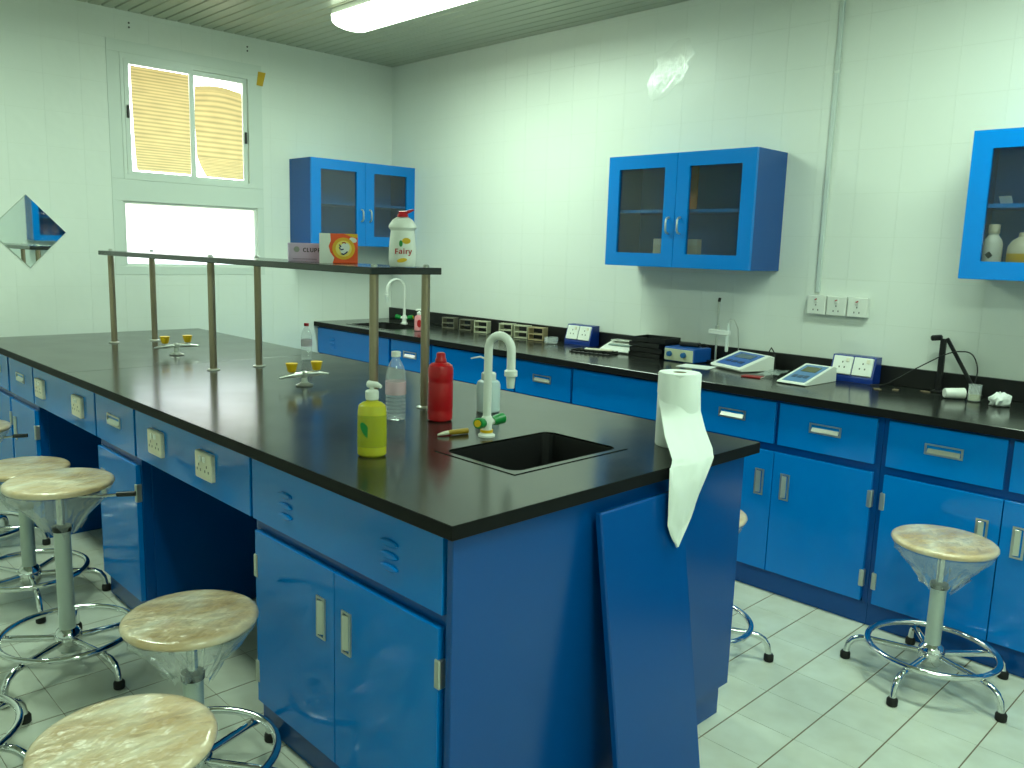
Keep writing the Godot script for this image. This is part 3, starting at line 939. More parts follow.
func side_valve(t: Node3D, dir: Vector3, y: float, k: float) -> void:
	var v := part("valve", mb().tube([Vector3(0, y, 0), dir * 0.035 * k + Vector3(0, y + 0.004, 0)], 0.010 * k, 10), M.white, t)
	var kn := part("knob", mb().tube([dir * 0.026 * k + Vector3(0, y + 0.003, 0), dir * 0.036 * k + Vector3(0, y + 0.005, 0), dir * 0.064 * k + Vector3(0, y + 0.009, 0), dir * 0.068 * k + Vector3(0, y + 0.0095, 0)], [0.013 * k, 0.017 * k, 0.018 * k, 0.015 * k], 12), M.green, v)
	part("marker", mb().tube([dir * 0.068 * k + Vector3(0, y + 0.0095, 0), dir * 0.0695 * k + Vector3(0, y + 0.0097, 0)], 0.0115 * k, 12), M.yellow, kn)

func gas_tap(label: String, x: float, z: float) -> void:
	var t := thing("gas_tap", label, "tap", Vector3(x, TOP, z), 0, "twin gas taps on the island")
	part("base", mb().lathe([[0.0, 0.0005], [0.034, 0.0005], [0.035, 0.005], [0.022, 0.010], [0.013, 0.016], [0.011, 0.034], [0.016, 0.040], [0.016, 0.054], [0.008, 0.060], [0.0, 0.060]], 20), M.steel, t)
	for s in [-1.0, 1.0]:
		var a := part("outlet", mb().tube([Vector3(s * 0.012, 0.047, 0), Vector3(s * 0.06, 0.046, 0), Vector3(s * 0.065, 0.046, 0), Vector3(s * 0.085, 0.043, 0), Vector3(s * 0.110, 0.040, 0)], [0.010, 0.011, 0.008, 0.007, 0.004], 10), M.steel, t)
		part("spindle", mb().lathe([[0.0, 0.05], [0.006, 0.05], [0.006, 0.064], [0.0, 0.064]], 10, at(s * 0.056, 0, 0)), M.steel, a)
		part("handle", mb().lathe([[0.0, 0.060], [0.014, 0.060], [0.017, 0.066], [0.022, 0.088], [0.024, 0.095], [0.018, 0.096], [0.0, 0.093]], 16, at(s * 0.056, 0, 0)), M.yellow, a)

func pet_bottle(t: Node3D, k: float, cap: Material, tint: Material, label_col: Color, water := 0.0) -> void:
	var p := [[0.0, 0.006], [0.020, 0.004], [0.029, 0.001], [0.033, 0.008]]
	for i in 9:
		p.append([0.0335, 0.016 + i * 0.0125])
		p.append([0.0315, 0.022 + i * 0.0125])
	p.append_array([[0.0335, 0.132], [0.0325, 0.150], [0.027, 0.172], [0.018, 0.192], [0.0125, 0.2], [0.0125, 0.208], [0.016, 0.209], [0.016, 0.211], [0.0125, 0.212]])
	for q in p:
		q[0] *= k
		q[1] *= k
	part("bottle_wall", mb().lathe(p, 24), tint, t)
	part("cap", mb().lathe([[0.0, 0.208 * k], [0.0152 * k, 0.2085 * k], [0.0152 * k, 0.224 * k], [0.0135 * k, 0.226 * k], [0.0, 0.226 * k]], 16), cap, t)
	var lb := clear(label_col, 0.55, 0.4)
	part("label", mb().lathe([[0.0343 * k, 0.085 * k], [0.0343 * k, 0.128 * k]], 24), lb, t)

func build_island_things() -> void:
	# yellow-green soap
	var t := thing("soap_bottle", "yellow-green liquid soap pump bottle on the island", "soap bottle", Vector3(-2.652, TOP, 3.560), -0.68)
	var soap := mat(Color(0.72, 0.70, 0.18), 0.18)
	soap.subsurf_scatter_enabled = true
	soap.subsurf_scatter_strength = 0.2
	part("body", mb().lathe([[0.0, 0.001], [0.034, 0.001], [0.039, 0.006], [0.0395, 0.05], [0.0385, 0.125], [0.036, 0.140], [0.026, 0.148], [0.016, 0.151], [0.016, 0.156], [0.0, 0.156]], 28, Transform3D.IDENTITY, 35.0, 0.78), soap, t)
	part("label", mb().lathe([[0.0402, 0.028], [0.0396, 0.115]], 28, Transform3D.IDENTITY, 35.0, 0.78), clear(Color(0.62, 0.68, 0.14), 0.35, 0.3), t)
	var leaf := part("leaf_print", mb().prism(disc(0.010, 0.026, 14), 0.001, turned(Vector3.BACK, 0.5, Vector3(-0.014, 0.075, 0.0288))), M.green, t)
	pump_head(t, 0.156, M.white, 0.6)
	# water bottle
	t = thing("water_bottle", "clear plastic water bottle with white cap between soap and red bottle", "bottle", Vector3(-2.312, TOP, 3.205))
	pet_bottle(t, 1.0, M.white, M.bottle_clear, Color(0.86, 0.70, 0.74))
	# red bottle
	t = thing("red_bottle", "red plastic bottle with red cap beside the rack post", "bottle", Vector3(-2.205, TOP, 3.305))
	part("body", mb().lathe([[0.0, 0.001], [0.036, 0.001], [0.041, 0.006], [0.0415, 0.03], [0.040, 0.036], [0.0415, 0.042], [0.0415, 0.125], [0.040, 0.130], [0.0415, 0.135], [0.0415, 0.172], [0.038, 0.184], [0.028, 0.191], [0.019, 0.194], [0.019, 0.198]], 28), M.red, t)
	part("cap", mb().lathe([[0.0, 0.1975], [0.018, 0.1975], [0.018, 0.204], [0.0155, 0.208], [0.0145, 0.222], [0.011, 0.226], [0.0, 0.227]], 18), M.red, t)
	# wash bottle
	t = thing("wash_bottle", "translucent white wash bottle with bent spout behind the gooseneck faucet", "wash bottle", Vector3(-1.973, TOP, 3.287))
	part("body", mb().lathe([[0.0, 0.001], [0.038, 0.001], [0.042, 0.006], [0.042, 0.095], [0.038, 0.107], [0.026, 0.114], [0.0235, 0.114]], 24), clear(Color(0.83, 0.90, 0.90), 0.72, 0.3), t)
	part("liquid", mb().lathe([[0.0, 0.003], [0.037, 0.003], [0.038, 0.07], [0.0, 0.071]], 24), clear(Color(0.80, 0.90, 0.92), 0.5, 0.1), t)
	var cap := part("cap", mb().lathe([[0.0, 0.1125], [0.025, 0.1125], [0.026, 0.115], [0.026, 0.135], [0.022, 0.139], [0.0, 0.140]], 20), M.white, t)
	part("spout", mb().tube([Vector3(0, 0.135, 0), Vector3(0, 0.165, 0), Vector3(-0.006, 0.185, -0.006), Vector3(-0.022, 0.193, -0.022), Vector3(-0.045, 0.186, -0.045)], [0.004, 0.004, 0.004, 0.0035, 0.002], 8), M.white, cap)
	# gooseneck faucet
	t = thing("faucet", "white gooseneck lab faucet with green knobs by the island sink", "faucet", Vector3(-2.243, TOP, 3.575))
	part("base", mb().lathe([[0.0, 0.0005], [0.026, 0.0005], [0.026, 0.006], [0.018, 0.012], [0.016, 0.03], [0.017, 0.058], [0.012, 0.066], [0.0, 0.067]], 20), M.white, t)
	gooseneck(t, Vector3(0.15, 0, 0.99).normalized(), 0.086, 0.312, 0.212, 0.013)
	side_valve(t, Vector3(-0.92, 0, 0.38).normalized(), 0.042, 0.95)
	side_valve(t, Vector3(0.97, 0, 0.1).normalized(), 0.042, 0.95)
	part("index_ring", mb().lathe([[0.0175, 0.014], [0.0195, 0.014], [0.0195, 0.022], [0.0165, 0.022]], 18), M.yellow, t)
	# yellow hose nozzle lying down
	t = thing("hose_nozzle", "short yellow nozzle with white tip lying left of the faucet", "nozzle", Vector3(-2.31, TOP, 3.502), -0.25)
	part("body", mb().tube([Vector3(0.046, 0.0095, 0), Vector3(0.030, 0.0095, 0), Vector3(-0.012, 0.0095, 0), Vector3(-0.02, 0.009, 0)], [0.009, 0.009, 0.008, 0.006], 12), mat(Color(0.62, 0.50, 0.08), 0.4), t)
	part("tip", mb().tube([Vector3(-0.02, 0.009, 0), Vector3(-0.035, 0.008, 0), Vector3(-0.055, 0.005, 0)], [0.007, 0.006, 0.003], 10), M.cream, t)
	# gas taps
	gas_tap("twin gas tap with yellow handles beside the middle posts", -2.215, 2.462)
	gas_tap("twin gas tap with yellow handles between window-end and middle posts", -2.255, 1.315)
	# small water bottle
	t = thing("water_bottle", "clear water bottle with red cap standing beyond the gas taps", "bottle", Vector3(-1.815, TOP, 1.80))
	pet_bottle(t, 0.80, M.red, M.bottle_clear, Color(0.80, 0.72, 0.76))
	# paper towels
	var rc := Vector3(-1.863, TOP, 4.001)
	t = thing("paper_towel_roll", "white paper towel roll with its end hanging over the island edge", "paper towel", rc)
	part("roll", mb().lathe([[0.0205, 0.001], [0.060, 0.001], [0.062, 0.004], [0.062, 0.218], [0.060, 0.221], [0.0205, 0.221], [0.0205, 0.001]], 36), M.paper, t)
	part("core", mb().lathe([[0.020, 0.002], [0.020, 0.2195], [0.0185, 0.2195], [0.0185, 0.002], [0.020, 0.002]], 18), mat(Color(0.55, 0.48, 0.36), 0.9), t)
	var left := [Vector3(-0.036, 0.219, -0.0515), Vector3(-0.040, 0.16, -0.049), Vector3(-0.085, 0.11, 0.000), Vector3(-0.165, 0.060, 0.075), Vector3(-0.232, 0.022, 0.145), Vector3(-0.262, -0.004, 0.164), Vector3(-0.272, -0.061, 0.176), Vector3(-0.282, -0.144, 0.180), Vector3(-0.258, -0.185, 0.182), Vector3(-0.242, -0.209, 0.184)]
	var right := [Vector3(0.0365, 0.219, 0.0525), Vector3(0.034, 0.16, 0.054), Vector3(0.028, 0.11, 0.062), Vector3(0.010, 0.060, 0.095), Vector3(-0.030, 0.022, 0.148), Vector3(-0.055, 0.004, 0.168), Vector3(-0.112, -0.042, 0.183), Vector3(-0.156, -0.108, 0.183), Vector3(-0.178, -0.142, 0.184), Vector3(-0.236, -0.211, 0.186)]
	var rows := []
	var nz := noise(9.0, 4, 2)
	for i in range(0, left.size()):
		for sub in (3 if i < left.size() - 1 else 1):
			var f := sub / 3.0
			var a: Vector3 = left[i].lerp(left[mini(i + 1, left.size() - 1)], f)
			var b: Vector3 = right[i].lerp(right[mini(i + 1, left.size() - 1)], f)
			var row := []
			var s := (i + f) / (left.size() - 1)
			for j in 13:
				var q := j / 12.0
				var p := a.lerp(b, q)
				var bulge := sin(q * PI) * lerpf(0.064, 0.012, clampf(s * 3.2, 0, 1))
				p += Vector3(-0.825, 0, 0.565) * bulge
				if s > 0.2:
					p += Vector3(-0.4, 0, 1.0) * 0.009 * nz.get_noise_2d(q * 0.5, s * 0.35) * minf(1.0, (s - 0.2) * 4.0)
				if p.z < 0.168 and p.y < 0.004:
					p.y = 0.004
				row.append(p)
			rows.append(row)
	part("loose_sheet", mb().grid(rows), M.paper, t)
	# on the rack shelf
	var sy := 1.3955
	t = thing("lilac_box", "lilac cardboard box with dark lettering on the rack shelf", "box", Vector3(-2.235, sy, 2.505), -0.48)
	part("carton", mb().box(Vector3(0, 0.035, 0), Vector3(0.122, 0.070, 0.07), 0.001), mat(Color(0.74, 0.67, 0.78), 0.6), t)
	lettering(t, "CLUPP", Vector3(0.026, 0.044, 0.0352), 0.022, M.slot)
	part("emblem", mb().prism(disc(0.011, 0.011, 16), 0.0006, at(-0.030, 0.046, 0.0351)), mat(Color(0.55, 0.58, 0.56), 0.6), t)
	part("print_line", mb().box(Vector3(0, 0.010, 0.0353), Vector3(0.09, 0.002, 0.0006)), mat(Color(0.40, 0.34, 0.44), 0.6), t)
	t = thing("detergent_box", "orange detergent box with yellow round emblem and white side stripe", "box", Vector3(-2.215, sy, 2.715), -0.57)
	var orange := mat(Color(0.90, 0.30, 0.04), 0.4)
	part("carton", mb().box(Vector3(0, 0.054, 0), Vector3(0.138, 0.108, 0.05), 0.001), orange, t)
	var wave := PackedVector2Array([Vector2(-0.069, 0.0), Vector2(-0.022, 0.0), Vector2(-0.016, 0.020), Vector2(-0.030, 0.040), Vector2(-0.036, 0.062), Vector2(-0.028, 0.082), Vector2(-0.030, 0.108), Vector2(-0.069, 0.108)])
	part("white_print", mb().prism(wave, 0.0006, at(0, 0, 0.0251)), M.white, t)
	part("corner_print", mb().prism(PackedVector2Array([Vector2(0.02, 0.1075), Vector2(0.0685, 0.1075), Vector2(0.0685, 0.094), Vector2(0.045, 0.098)]), 0.0006, at(0, 0, 0.0251)), M.yellow, t)
	part("drop_print", mb().prism(disc(0.014, 0.009, 14), 0.0006, turned(Vector3.BACK, -0.3, Vector3(0.052, 0.086, 0.0254))), M.white, t)
	var em := part("emblem", mb().prism(disc(0.041, 0.040, 28), 0.0007, at(0.018, 0.054, 0.0254)), mat(Color(0.88, 0.66, 0.10), 0.4), t)
	part("emblem_ring", mb().prism(disc(0.029, 0.029, 24), 0.0006, at(0.018, 0.054, 0.0262)), mat(Color(0.93, 0.84, 0.42), 0.4), em)
	part("emblem_white", mb().prism(disc(0.017, 0.021, 18), 0.0006, turned(Vector3.BACK, -0.5, Vector3(0.022, 0.055, 0.0269))), M.white, em)
	var navy := mat(Color(0.06, 0.10, 0.36), 0.4)
	part("glyph", mb().tube([Vector3(0.002, 0.068, 0.0276), Vector3(0.008, 0.062, 0.0276), Vector3(0.002, 0.056, 0.0276), Vector3(0.010, 0.050, 0.0276), Vector3(0.018, 0.052, 0.0276)], 0.0028, 6), navy, em)
	part("glyph", mb().tube([Vector3(0.010, 0.036, 0.0276), Vector3(0.018, 0.033, 0.0276), Vector3(0.026, 0.038, 0.0276), Vector3(0.032, 0.044, 0.0276)], 0.0028, 6), navy, em)
	part("glyph", mb().tube([Vector3(0.012, 0.074, 0.0276), Vector3(0.020, 0.077, 0.0276), Vector3(0.026, 0.073, 0.0276)], 0.0024, 6), M.red, em)
	# dish soap
	t = thing("dish_soap_bottle", "white dish soap bottle with red cap at the rack shelf end", "soap bottle", Vector3(-2.222, sy, 3.115), -0.62)
	part("body", mb().lathe([[0.0, 0.001], [0.040, 0.001], [0.044, 0.006], [0.0455, 0.03], [0.0445, 0.07], [0.041, 0.105], [0.039, 0.120], [0.0465, 0.130], [0.0455, 0.138], [0.034, 0.155], [0.022, 0.163], [0.014, 0.166], [0.0, 0.166]], 30, Transform3D.IDENTITY, 40.0, 0.62), M.white, t)
	var cp := part("cap", mb().lathe([[0.0, 0.165], [0.018, 0.165], [0.018, 0.172], [0.012, 0.178], [0.0, 0.180]], 16), M.red, t)
	part("flip_top", mb().tube([Vector3(-0.012, 0.176, 0), Vector3(0.012, 0.180, 0), Vector3(0.036, 0.190, 0)], [0.008, 0.006, 0.003], 8), M.red, cp)
	part("lemon_print", mb().prism(disc(0.014, 0.010, 16), 0.0012, at(0.012, 0.087, 0.0263)), M.yellow, t)
	part("leaf_print", mb().prism(disc(0.006, 0.011, 12), 0.0012, at(-0.006, 0.078, 0.0270)), M.green, t)
	part("lemon_print", mb().prism(disc(0.017, 0.007, 16), 0.0012, turned(Vector3.BACK, 0.2, Vector3(-0.002, 0.023, 0.0276))), M.yellow, t)
	lettering(t, "Fairy", Vector3(0.002, 0.052, 0.0282), 0.024, M.red)

func lettering(t: Node3D, txt: String, c: Vector3, size: float, m: Material) -> void:
	var tm := TextMesh.new()
	var sf := SystemFont.new()
	sf.font_names = PackedStringArray(["Droid Sans"])
	sf.font_weight = 700
	tm.font = sf
	tm.text = txt
	tm.font_size = 32
	tm.pixel_size = size / 32.0
	tm.depth = 0.0006
	part("lettering", tm, m, t, Transform3D(Basis.IDENTITY, c))

# ---- things on the side bench -----------------------------------------------------------
func tube_rack(label: String, z: float, x: float, w: float, h: float, turn: float, m: Material) -> void:
	var t := thing("test_tube_rack", label, "rack", Vector3(x, TOP, z), turn, "test tube racks along the wall")
	for s in [-1, 1]:
		part("end_plate", mb().box(Vector3(s * (w / 2 - 0.003), h / 2 + 0.001, 0), Vector3(0.006, h, 0.06), 0.001), m, t)
	for y in [0.006, h * 0.5, h - 0.003]:
		if y < 0.01:
			part("tier", mb().box(Vector3(0, y, 0), Vector3(w - 0.013, 0.006, 0.058)), m, t)
			continue
		var n := 3
		for k in n:
			var cw := (w - 0.013) / n
			part("tier", mb().plate_hole(-cw / 2, cw / 2, -0.029, 0.029, disc(cw * 0.36, 0.013, 12), 0.006, turned(Vector3.RIGHT, -PI / 2, Vector3(-w / 2 + 0.0065 + cw * (k + 0.5), y - 0.003, 0))), m, t)

func socket_box(label: String, z: float) -> void:
	var t := thing("socket_box", label, "socket box", Vector3(-0.03, TOP, z), -PI / 2, "blue bench socket boxes")
	var h := 0.122
	# side outline: y up, z out
	var poly := PackedVector2Array([Vector2(0.0, 0.001), Vector2(0.085, 0.001), Vector2(0.085, 0.022), Vector2(0.055, h), Vector2(0.0, h)])
	# prism's xy = (z, y): turn so that local x of the outline is world-local z
	part("housing", mb().prism(poly, 0.205, Transform3D(Basis(Vector3(0, 0, 1), Vector3(0, 1, 0), Vector3(1, 0, 0)), Vector3(-0.1025, 0, 0))), mat(Color(0.03, 0.18, 0.50), 0.3), t)
	var tilt := atan2(0.030, h - 0.022)
	for s in [-1, 1]:
		var n := Node3D.new()
		n.name = "socket_mount"
		var x := turned(Vector3.RIGHT, -tilt, Vector3(s * 0.048, 0.074, 0.0680))
		var p := part("socket", mb().prism(rrect(0.090, 0.086, 0.004, 3), 0.009, x, 0.002), M.white, t)
		n.free()
		for q in [[0.0, 0.014], [-0.012, -0.010], [0.012, -0.010]]:
			part("hole", mb().box(Vector3(q[0], q[1], 0.0090), Vector3(0.006, 0.008, 0.002), 0.0, x), M.hole, p)
		part("rocker", mb().box(Vector3(0.022, 0.026, 0.0105), Vector3(0.014, 0.018, 0.005), 0.001, x), M.cream, p)

func wedge(w: float, d: float, hf: float, hb: float) -> MB:
	# bench meter: low at the front (local +z), high at the back
	var poly := PackedVector2Array([Vector2(-d / 2, 0.002), Vector2(d / 2 - 0.01, 0.002), Vector2(d / 2, hf * 0.6), Vector2(d / 2 - 0.004, hf), Vector2(-d / 2 + 0.03, hb), Vector2(-d / 2, hb * 0.9)])
	return mb().prism(poly, w, Transform3D(Basis(Vector3(0, 0, 1), Vector3(0, 1, 0), Vector3(1, 0, 0)), Vector3(-w / 2, 0, 0)), 0.004)

func meter(label: String, category: String, pos: Vector3, turn: float, w: float, d: float, hf: float, hb: float, blue: Color, lcd: Color) -> Node3D:
	var t := thing("bench_meter", label, category, pos, turn)
	part("housing", wedge(w, d, hf, hb), M.white, t)
	var run := d - 0.034
	var tilt := atan2(hb - hf, run)
	var x := turned(Vector3.RIGHT, tilt, Vector3(0, (hf + hb) / 2, 0.013))
	var Lg := sqrt(run * run + (hb - hf) * (hb - hf))
	part("keypad", mb().box(Vector3(0, 0.0008, 0), Vector3(w * 0.78, 0.0016, Lg * 0.86), 0.0, x), mat(blue, 0.35), t)
	part("display", mb().box(Vector3(0, 0.0022, -Lg * 0.20), Vector3(w * 0.52, 0.0014, Lg * 0.26), 0.0, x), mat(lcd, 0.2), t)
	for k in 3:
		part("key", mb().box(Vector3((k - 1) * w * 0.2, 0.0026, Lg * 0.18), Vector3(w * 0.15, 0.002, Lg * 0.12), 0.0005, x), mat(blue.darkened(0.4), 0.4), t)
	return t

func build_bench_things() -> void:
	# faucet and soap by the far sink
	var t := thing("faucet", "white gooseneck lab faucet with green knobs in the bench corner", "faucet", Vector3(-0.215, TOP, 0.46))
	part("base", mb().lathe([[0.0, 0.0005], [0.026, 0.0005], [0.026, 0.006], [0.018, 0.012], [0.016, 0.03], [0.017, 0.058], [0.012, 0.066], [0.0, 0.067]], 20), M.white, t)
	gooseneck(t, Vector3(-0.95, 0, -0.05).normalized(), 0.15, 0.325, 0.215, 0.0105)
	side_valve(t, Vector3(-0.55, 0, -0.8).normalized(), 0.042, 1.0)
	side_valve(t, Vector3(0.55, 0, 0.8).normalized(), 0.042, 1.0)
	t = thing("pink_soap_bottle", "pink soap pump bottle with white pump beside the bench sink", "soap bottle", Vector3(-0.44, TOP, 0.925), -0.6)
	part("body", mb().lathe([[0.0, 0.001], [0.028, 0.001], [0.032, 0.005], [0.032, 0.085], [0.028, 0.10], [0.014, 0.108], [0.0, 0.108]], 22, Transform3D.IDENTITY, 35.0, 0.75), mat(Color(0.86, 0.55, 0.58), 0.3), t)
	part("label", mb().prism(disc(0.016, 0.026, 16), 0.001, at(0.0, 0.052, 0.0240)), M.red, t)
	pump_head(t, 0.108, M.white, 2.8, 0.85)
	# racks
	var pale := mat(Color(0.68, 0.68, 0.58), 0.5)
	var brownish := mat(Color(0.40, 0.39, 0.33), 0.5)
	var tan := mat(Color(0.62, 0.56, 0.42), 0.5)
	tube_rack("grey-brown test tube rack nearest to the pink soap bottle", 0.895, -0.14, 0.10, 0.078, -1.25, brownish)
	tube_rack("grey-brown test tube rack, second along from the pink soap bottle", 1.070, -0.13, 0.10, 0.078, -1.3, brownish)
	tube_rack("pale test tube rack with dark gap before the next pair of racks", 1.24, -0.145, 0.10, 0.082, -1.2, pale)
	tube_rack("pale test tube rack, first of the touching row near the first socket box", 1.485, -0.145, 0.10, 0.085, -1.3, pale)
	tube_rack("pale test tube rack in the middle of the touching row of racks", 1.622, -0.140, 0.10, 0.085, -1.3, pale)
	tube_rack("tan test tube rack at the end of the row before the glass dish", 1.768, -0.150, 0.11, 0.085, -1.35, tan)
	t = thing("glass_dish", "low clear glass dish left of the first blue socket box", "dish", Vector3(-0.20, TOP, 1.93))
	part("bowl", mb().lathe([[0.0, 0.002], [0.035, 0.002], [0.042, 0.008], [0.044, 0.04], [0.042, 0.04], [0.040, 0.009], [0.0, 0.005]], 22), M.bottle_clear, t)
	socket_box("blue bench socket box with two white sockets beside the flat black tray", 2.065)
	socket_box("blue bench socket box with two white sockets beside the balance", 3.76)
	# flat black slotted rack
	t = thing("slotted_tray", "flat black slotted tray lying before the first socket box", "tray", Vector3(-0.315, TOP, 2.375), -1.4)
	part("base", mb().box(Vector3(0, 0.004, 0), Vector3(0.26, 0.006, 0.13), 0.001), M.black, t)
	for k in 9:
		part("rib", mb().box(Vector3(-0.115 + k * 0.02875, 0.011, 0), Vector3(0.006, 0.010, 0.12)), M.black, t)
	t = thing("pipette", "beige plastic strip lying on the flat black slotted tray", "strip", Vector3(-0.31, TOP + 0.016, 2.40), -1.15)
	part("strip", mb().box(Vector3(0, 0.004, 0), Vector3(0.16, 0.007, 0.03), 0.002), M.cream, t)
	part("ridge", mb().box(Vector3(0.0, 0.009, 0), Vector3(0.15, 0.003, 0.008), 0.001), M.cream, t)
	# pale sloping instrument
	t = thing("scale", "pale grey sloping bench scale between socket box and black trays", "scale", Vector3(-0.135, TOP, 2.43), -1.5)
	part("housing", wedge(0.20, 0.17, 0.018, 0.06), M.white, t)
	part("pan", mb().box(Vector3(0, 0.062, -0.038), Vector3(0.17, 0.006, 0.07), 0.002), M.steel, t)
	part("panel", mb().box(Vector3(0, 0.046, 0.012), Vector3(0.15, 0.003, 0.02), 0.0, turned(Vector3.RIGHT, 0.3, Vector3(0, 0.0, 0.0))), mat(Color(0.45, 0.52, 0.50), 0.3), t)
	# black trays stacked askew
	var tz := [[2.66, -0.150, 0.0, 0.0], [2.665, -0.152, 0.028, 0.05], [2.66, -0.150, 0.056, -0.05], [2.672, -0.145, 0.084, 0.10]]
	var tl := ["black plastic tray at the bottom of the pile of trays", "black plastic tray second from bottom of the pile", "black plastic tray third from bottom of the pile", "black plastic tray lying askew on top of the pile"]
	for i in 4:
		t = thing("plastic_tray", tl[i], "tray", Vector3(tz[i][1], TOP + tz[i][2], tz[i][0]), -PI / 2 + tz[i][3], "pile of black trays")
		part("floor_plate", mb().box(Vector3(0, 0.003, 0), Vector3(0.21, 0.004, 0.17)), M.black, t)
		for s in [-1, 1]:
			part("wall", mb().box(Vector3(s * 0.103, 0.014, 0), Vector3(0.004, 0.024, 0.17)), M.black, t)
			part("wall", mb().box(Vector3(0, 0.014, s * 0.083), Vector3(0.202, 0.024, 0.004)), M.black, t)
	# blue power supply
	t = thing("power_supply", "small blue box with pale front and knobs beside the black trays", "device", Vector3(-0.165, TOP + 0.0008, 2.888), -PI / 2 - 0.03)
	part("housing", mb().box(Vector3(0, 0.039, -0.01), Vector3(0.19, 0.074, 0.16), 0.004), mat(Color(0.04, 0.30, 0.60), 0.35), t)
	part("front_plate", mb().box(Vector3(0, 0.037, 0.0705), Vector3(0.182, 0.062, 0.003), 0.001), mat(Color(0.70, 0.72, 0.62), 0.4), t)
	for k in [-0.055, 0.035]:
		part("knob", mb().tube([Vector3(k, 0.040, 0.072), Vector3(k, 0.040, 0.088)], [0.015, 0.013], 14), mat(Color(0.10, 0.34, 0.55), 0.4), t)
	for k in 4:
		part("foot", mb().lathe([[0.0, 0.0], [0.008, 0.0], [0.008, 0.003], [0.0, 0.003]], 8, at([-0.08, 0.08, 0.08, -0.08][k], 0, [0.05, 0.05, -0.07, -0.07][k])), M.rubber, t)
	t = thing("black_adapter", "black lump of cables lying on the small blue box", "adapter", Vector3(-0.13, TOP + 0.0775, 2.885), 0.3)
	part("block", mb().box(Vector3(0, 0.012, 0), Vector3(0.05, 0.022, 0.11), 0.006), M.black, t)
	part("cable", mb().tube([Vector3(0, 0.015, 0.05), Vector3(0.01, 0.018, 0.075), Vector3(0.0, 0.006, 0.10), Vector3(-0.02, 0.004, 0.07)], 0.003, 6), M.black, t)
	t = thing("paper_sheet", "white sheet of paper lying before the electrode stand", "paper", Vector3(-0.305, TOP + 0.0005, 3.045), 0.2)
	part("sheet", mb().box(Vector3(0, 0.001, 0), Vector3(0.13, 0.0015, 0.17)), M.paper, t)
	# electrode stand
	t = thing("electrode_stand", "steel rod stand with white arm holding a probe", "stand", Vector3(-0.078, TOP + 0.0008, 3.012), -PI / 2)
	part("foot", mb().box(Vector3(0, 0.007, 0.0), Vector3(0.09, 0.012, 0.08), 0.003), M.black, t)
	part("rod", mb().lathe([[0.0, 0.013], [0.006, 0.013], [0.006, 0.33], [0.0, 0.33]], 10), M.steel, t)
	part("tip", mb().tube([Vector3(0, 0.325, 0), Vector3(0.004, 0.345, 0.0)], 0.008, 8), M.black, t)
	var arm := part("arm", mb().box(Vector3(0.02, 0.165, 0.008), Vector3(0.125, 0.028, 0.022), 0.004), M.white, t)
	part("clamp", mb().lathe([[0.0, 0.178], [0.013, 0.178], [0.013, 0.20], [0.0, 0.202]], 12), M.steel, arm)
	var pb := part("probe", mb().lathe([[0.0, 0.065], [0.007, 0.067], [0.009, 0.075], [0.009, 0.19], [0.006, 0.215], [0.0, 0.218]], 12, at(0.068, 0, 0.008)), M.alu, arm)
	part("cable", mb().tube([Vector3(0.068, 0.215, 0.008), Vector3(0.072, 0.238, 0.0), Vector3(0.092, 0.236, -0.01), Vector3(0.108, 0.19, -0.025), Vector3(0.112, 0.11, -0.035), Vector3(0.115, 0.03, -0.035)], 0.003, 6), M.steel, pb)
	# meters
	t = meter("white bench meter with blue keypad next to the electrode stand", "meter", Vector3(-0.165, TOP, 3.222), -1.94, 0.24, 0.21, 0.020, 0.080, Color(0.16, 0.36, 0.66), Color(0.28, 0.36, 0.42))
	part("cable", mb().tube([Vector3(0.05, 0.066, -0.11), Vector3(0.055, 0.10, -0.125), Vector3(0.07, 0.115, -0.12), Vector3(0.09, 0.09, -0.125), Vector3(0.10, 0.006, -0.13)], 0.003, 6), M.black, t)
	t = thing("red_booklet", "thin red booklet lying by the white bench meter", "booklet", Vector3(-0.375, TOP + 0.0005, 3.405), 0.2)
	part("cover", mb().box(Vector3(0, 0.003, 0), Vector3(0.06, 0.005, 0.095), 0.001), mat(Color(0.55, 0.05, 0.05), 0.5), t)
	part("pages", mb().box(Vector3(0.0005, 0.003, 0.0005), Vector3(0.0605, 0.003, 0.0955)), M.paper, t)
	t = thing("plastic_bag", "clear flat plastic bag lying between the two white meters", "bag", Vector3(-0.22, TOP + 0.0005, 3.43), 0.2)
	var rows := []
	var nz := noise(8.0, 12, 2)
	for i in 9:
		var row := []
		for j in 9:
			row.append(Vector3((i / 8.0 - 0.5) * 0.22, 0.006 + 0.008 * (1 + nz.get_noise_2d(i * 0.15, j * 0.15)), (j / 8.0 - 0.5) * 0.09))
		rows.append(row)
	part("bag_film", mb().grid(rows), clear(Color(0.75, 0.82, 0.80), 0.35, 0.15), t)
	meter("white balance with grey display leaning beside the second socket box", "balance", Vector3(-0.295, TOP, 3.635), -1.62, 0.140, 0.28, 0.010, 0.072, Color(0.32, 0.48, 0.66), Color(0.34, 0.36, 0.24))
	# crumbs of paper and a cable beyond the second socket box
	for c in [[-0.17, 3.99, 0.3], [-0.10, 4.09, 1.0], [-0.22, 3.93, 0.8]]:
		t = thing("paper_scrap", "small brownish paper scrap lying between socket box and black stand", "paper", Vector3(c[0], TOP + 0.0005, c[1]), c[2], "paper scraps on the side bench")
		part("scrap", mb().prism(PackedVector2Array([Vector2(-0.022, -0.010), Vector2(0.018, -0.013), Vector2(0.024, 0.008), Vector2(-0.010, 0.014)]), 0.003, turned(Vector3.RIGHT, -PI / 2)), mat(Color(0.42, 0.36, 0.27), 0.8), t)
	# black stand
	t = thing("black_stand", "black A-shaped folding stand with a looping cable", "stand", Vector3(-0.062, TOP, 4.13), -PI / 2)
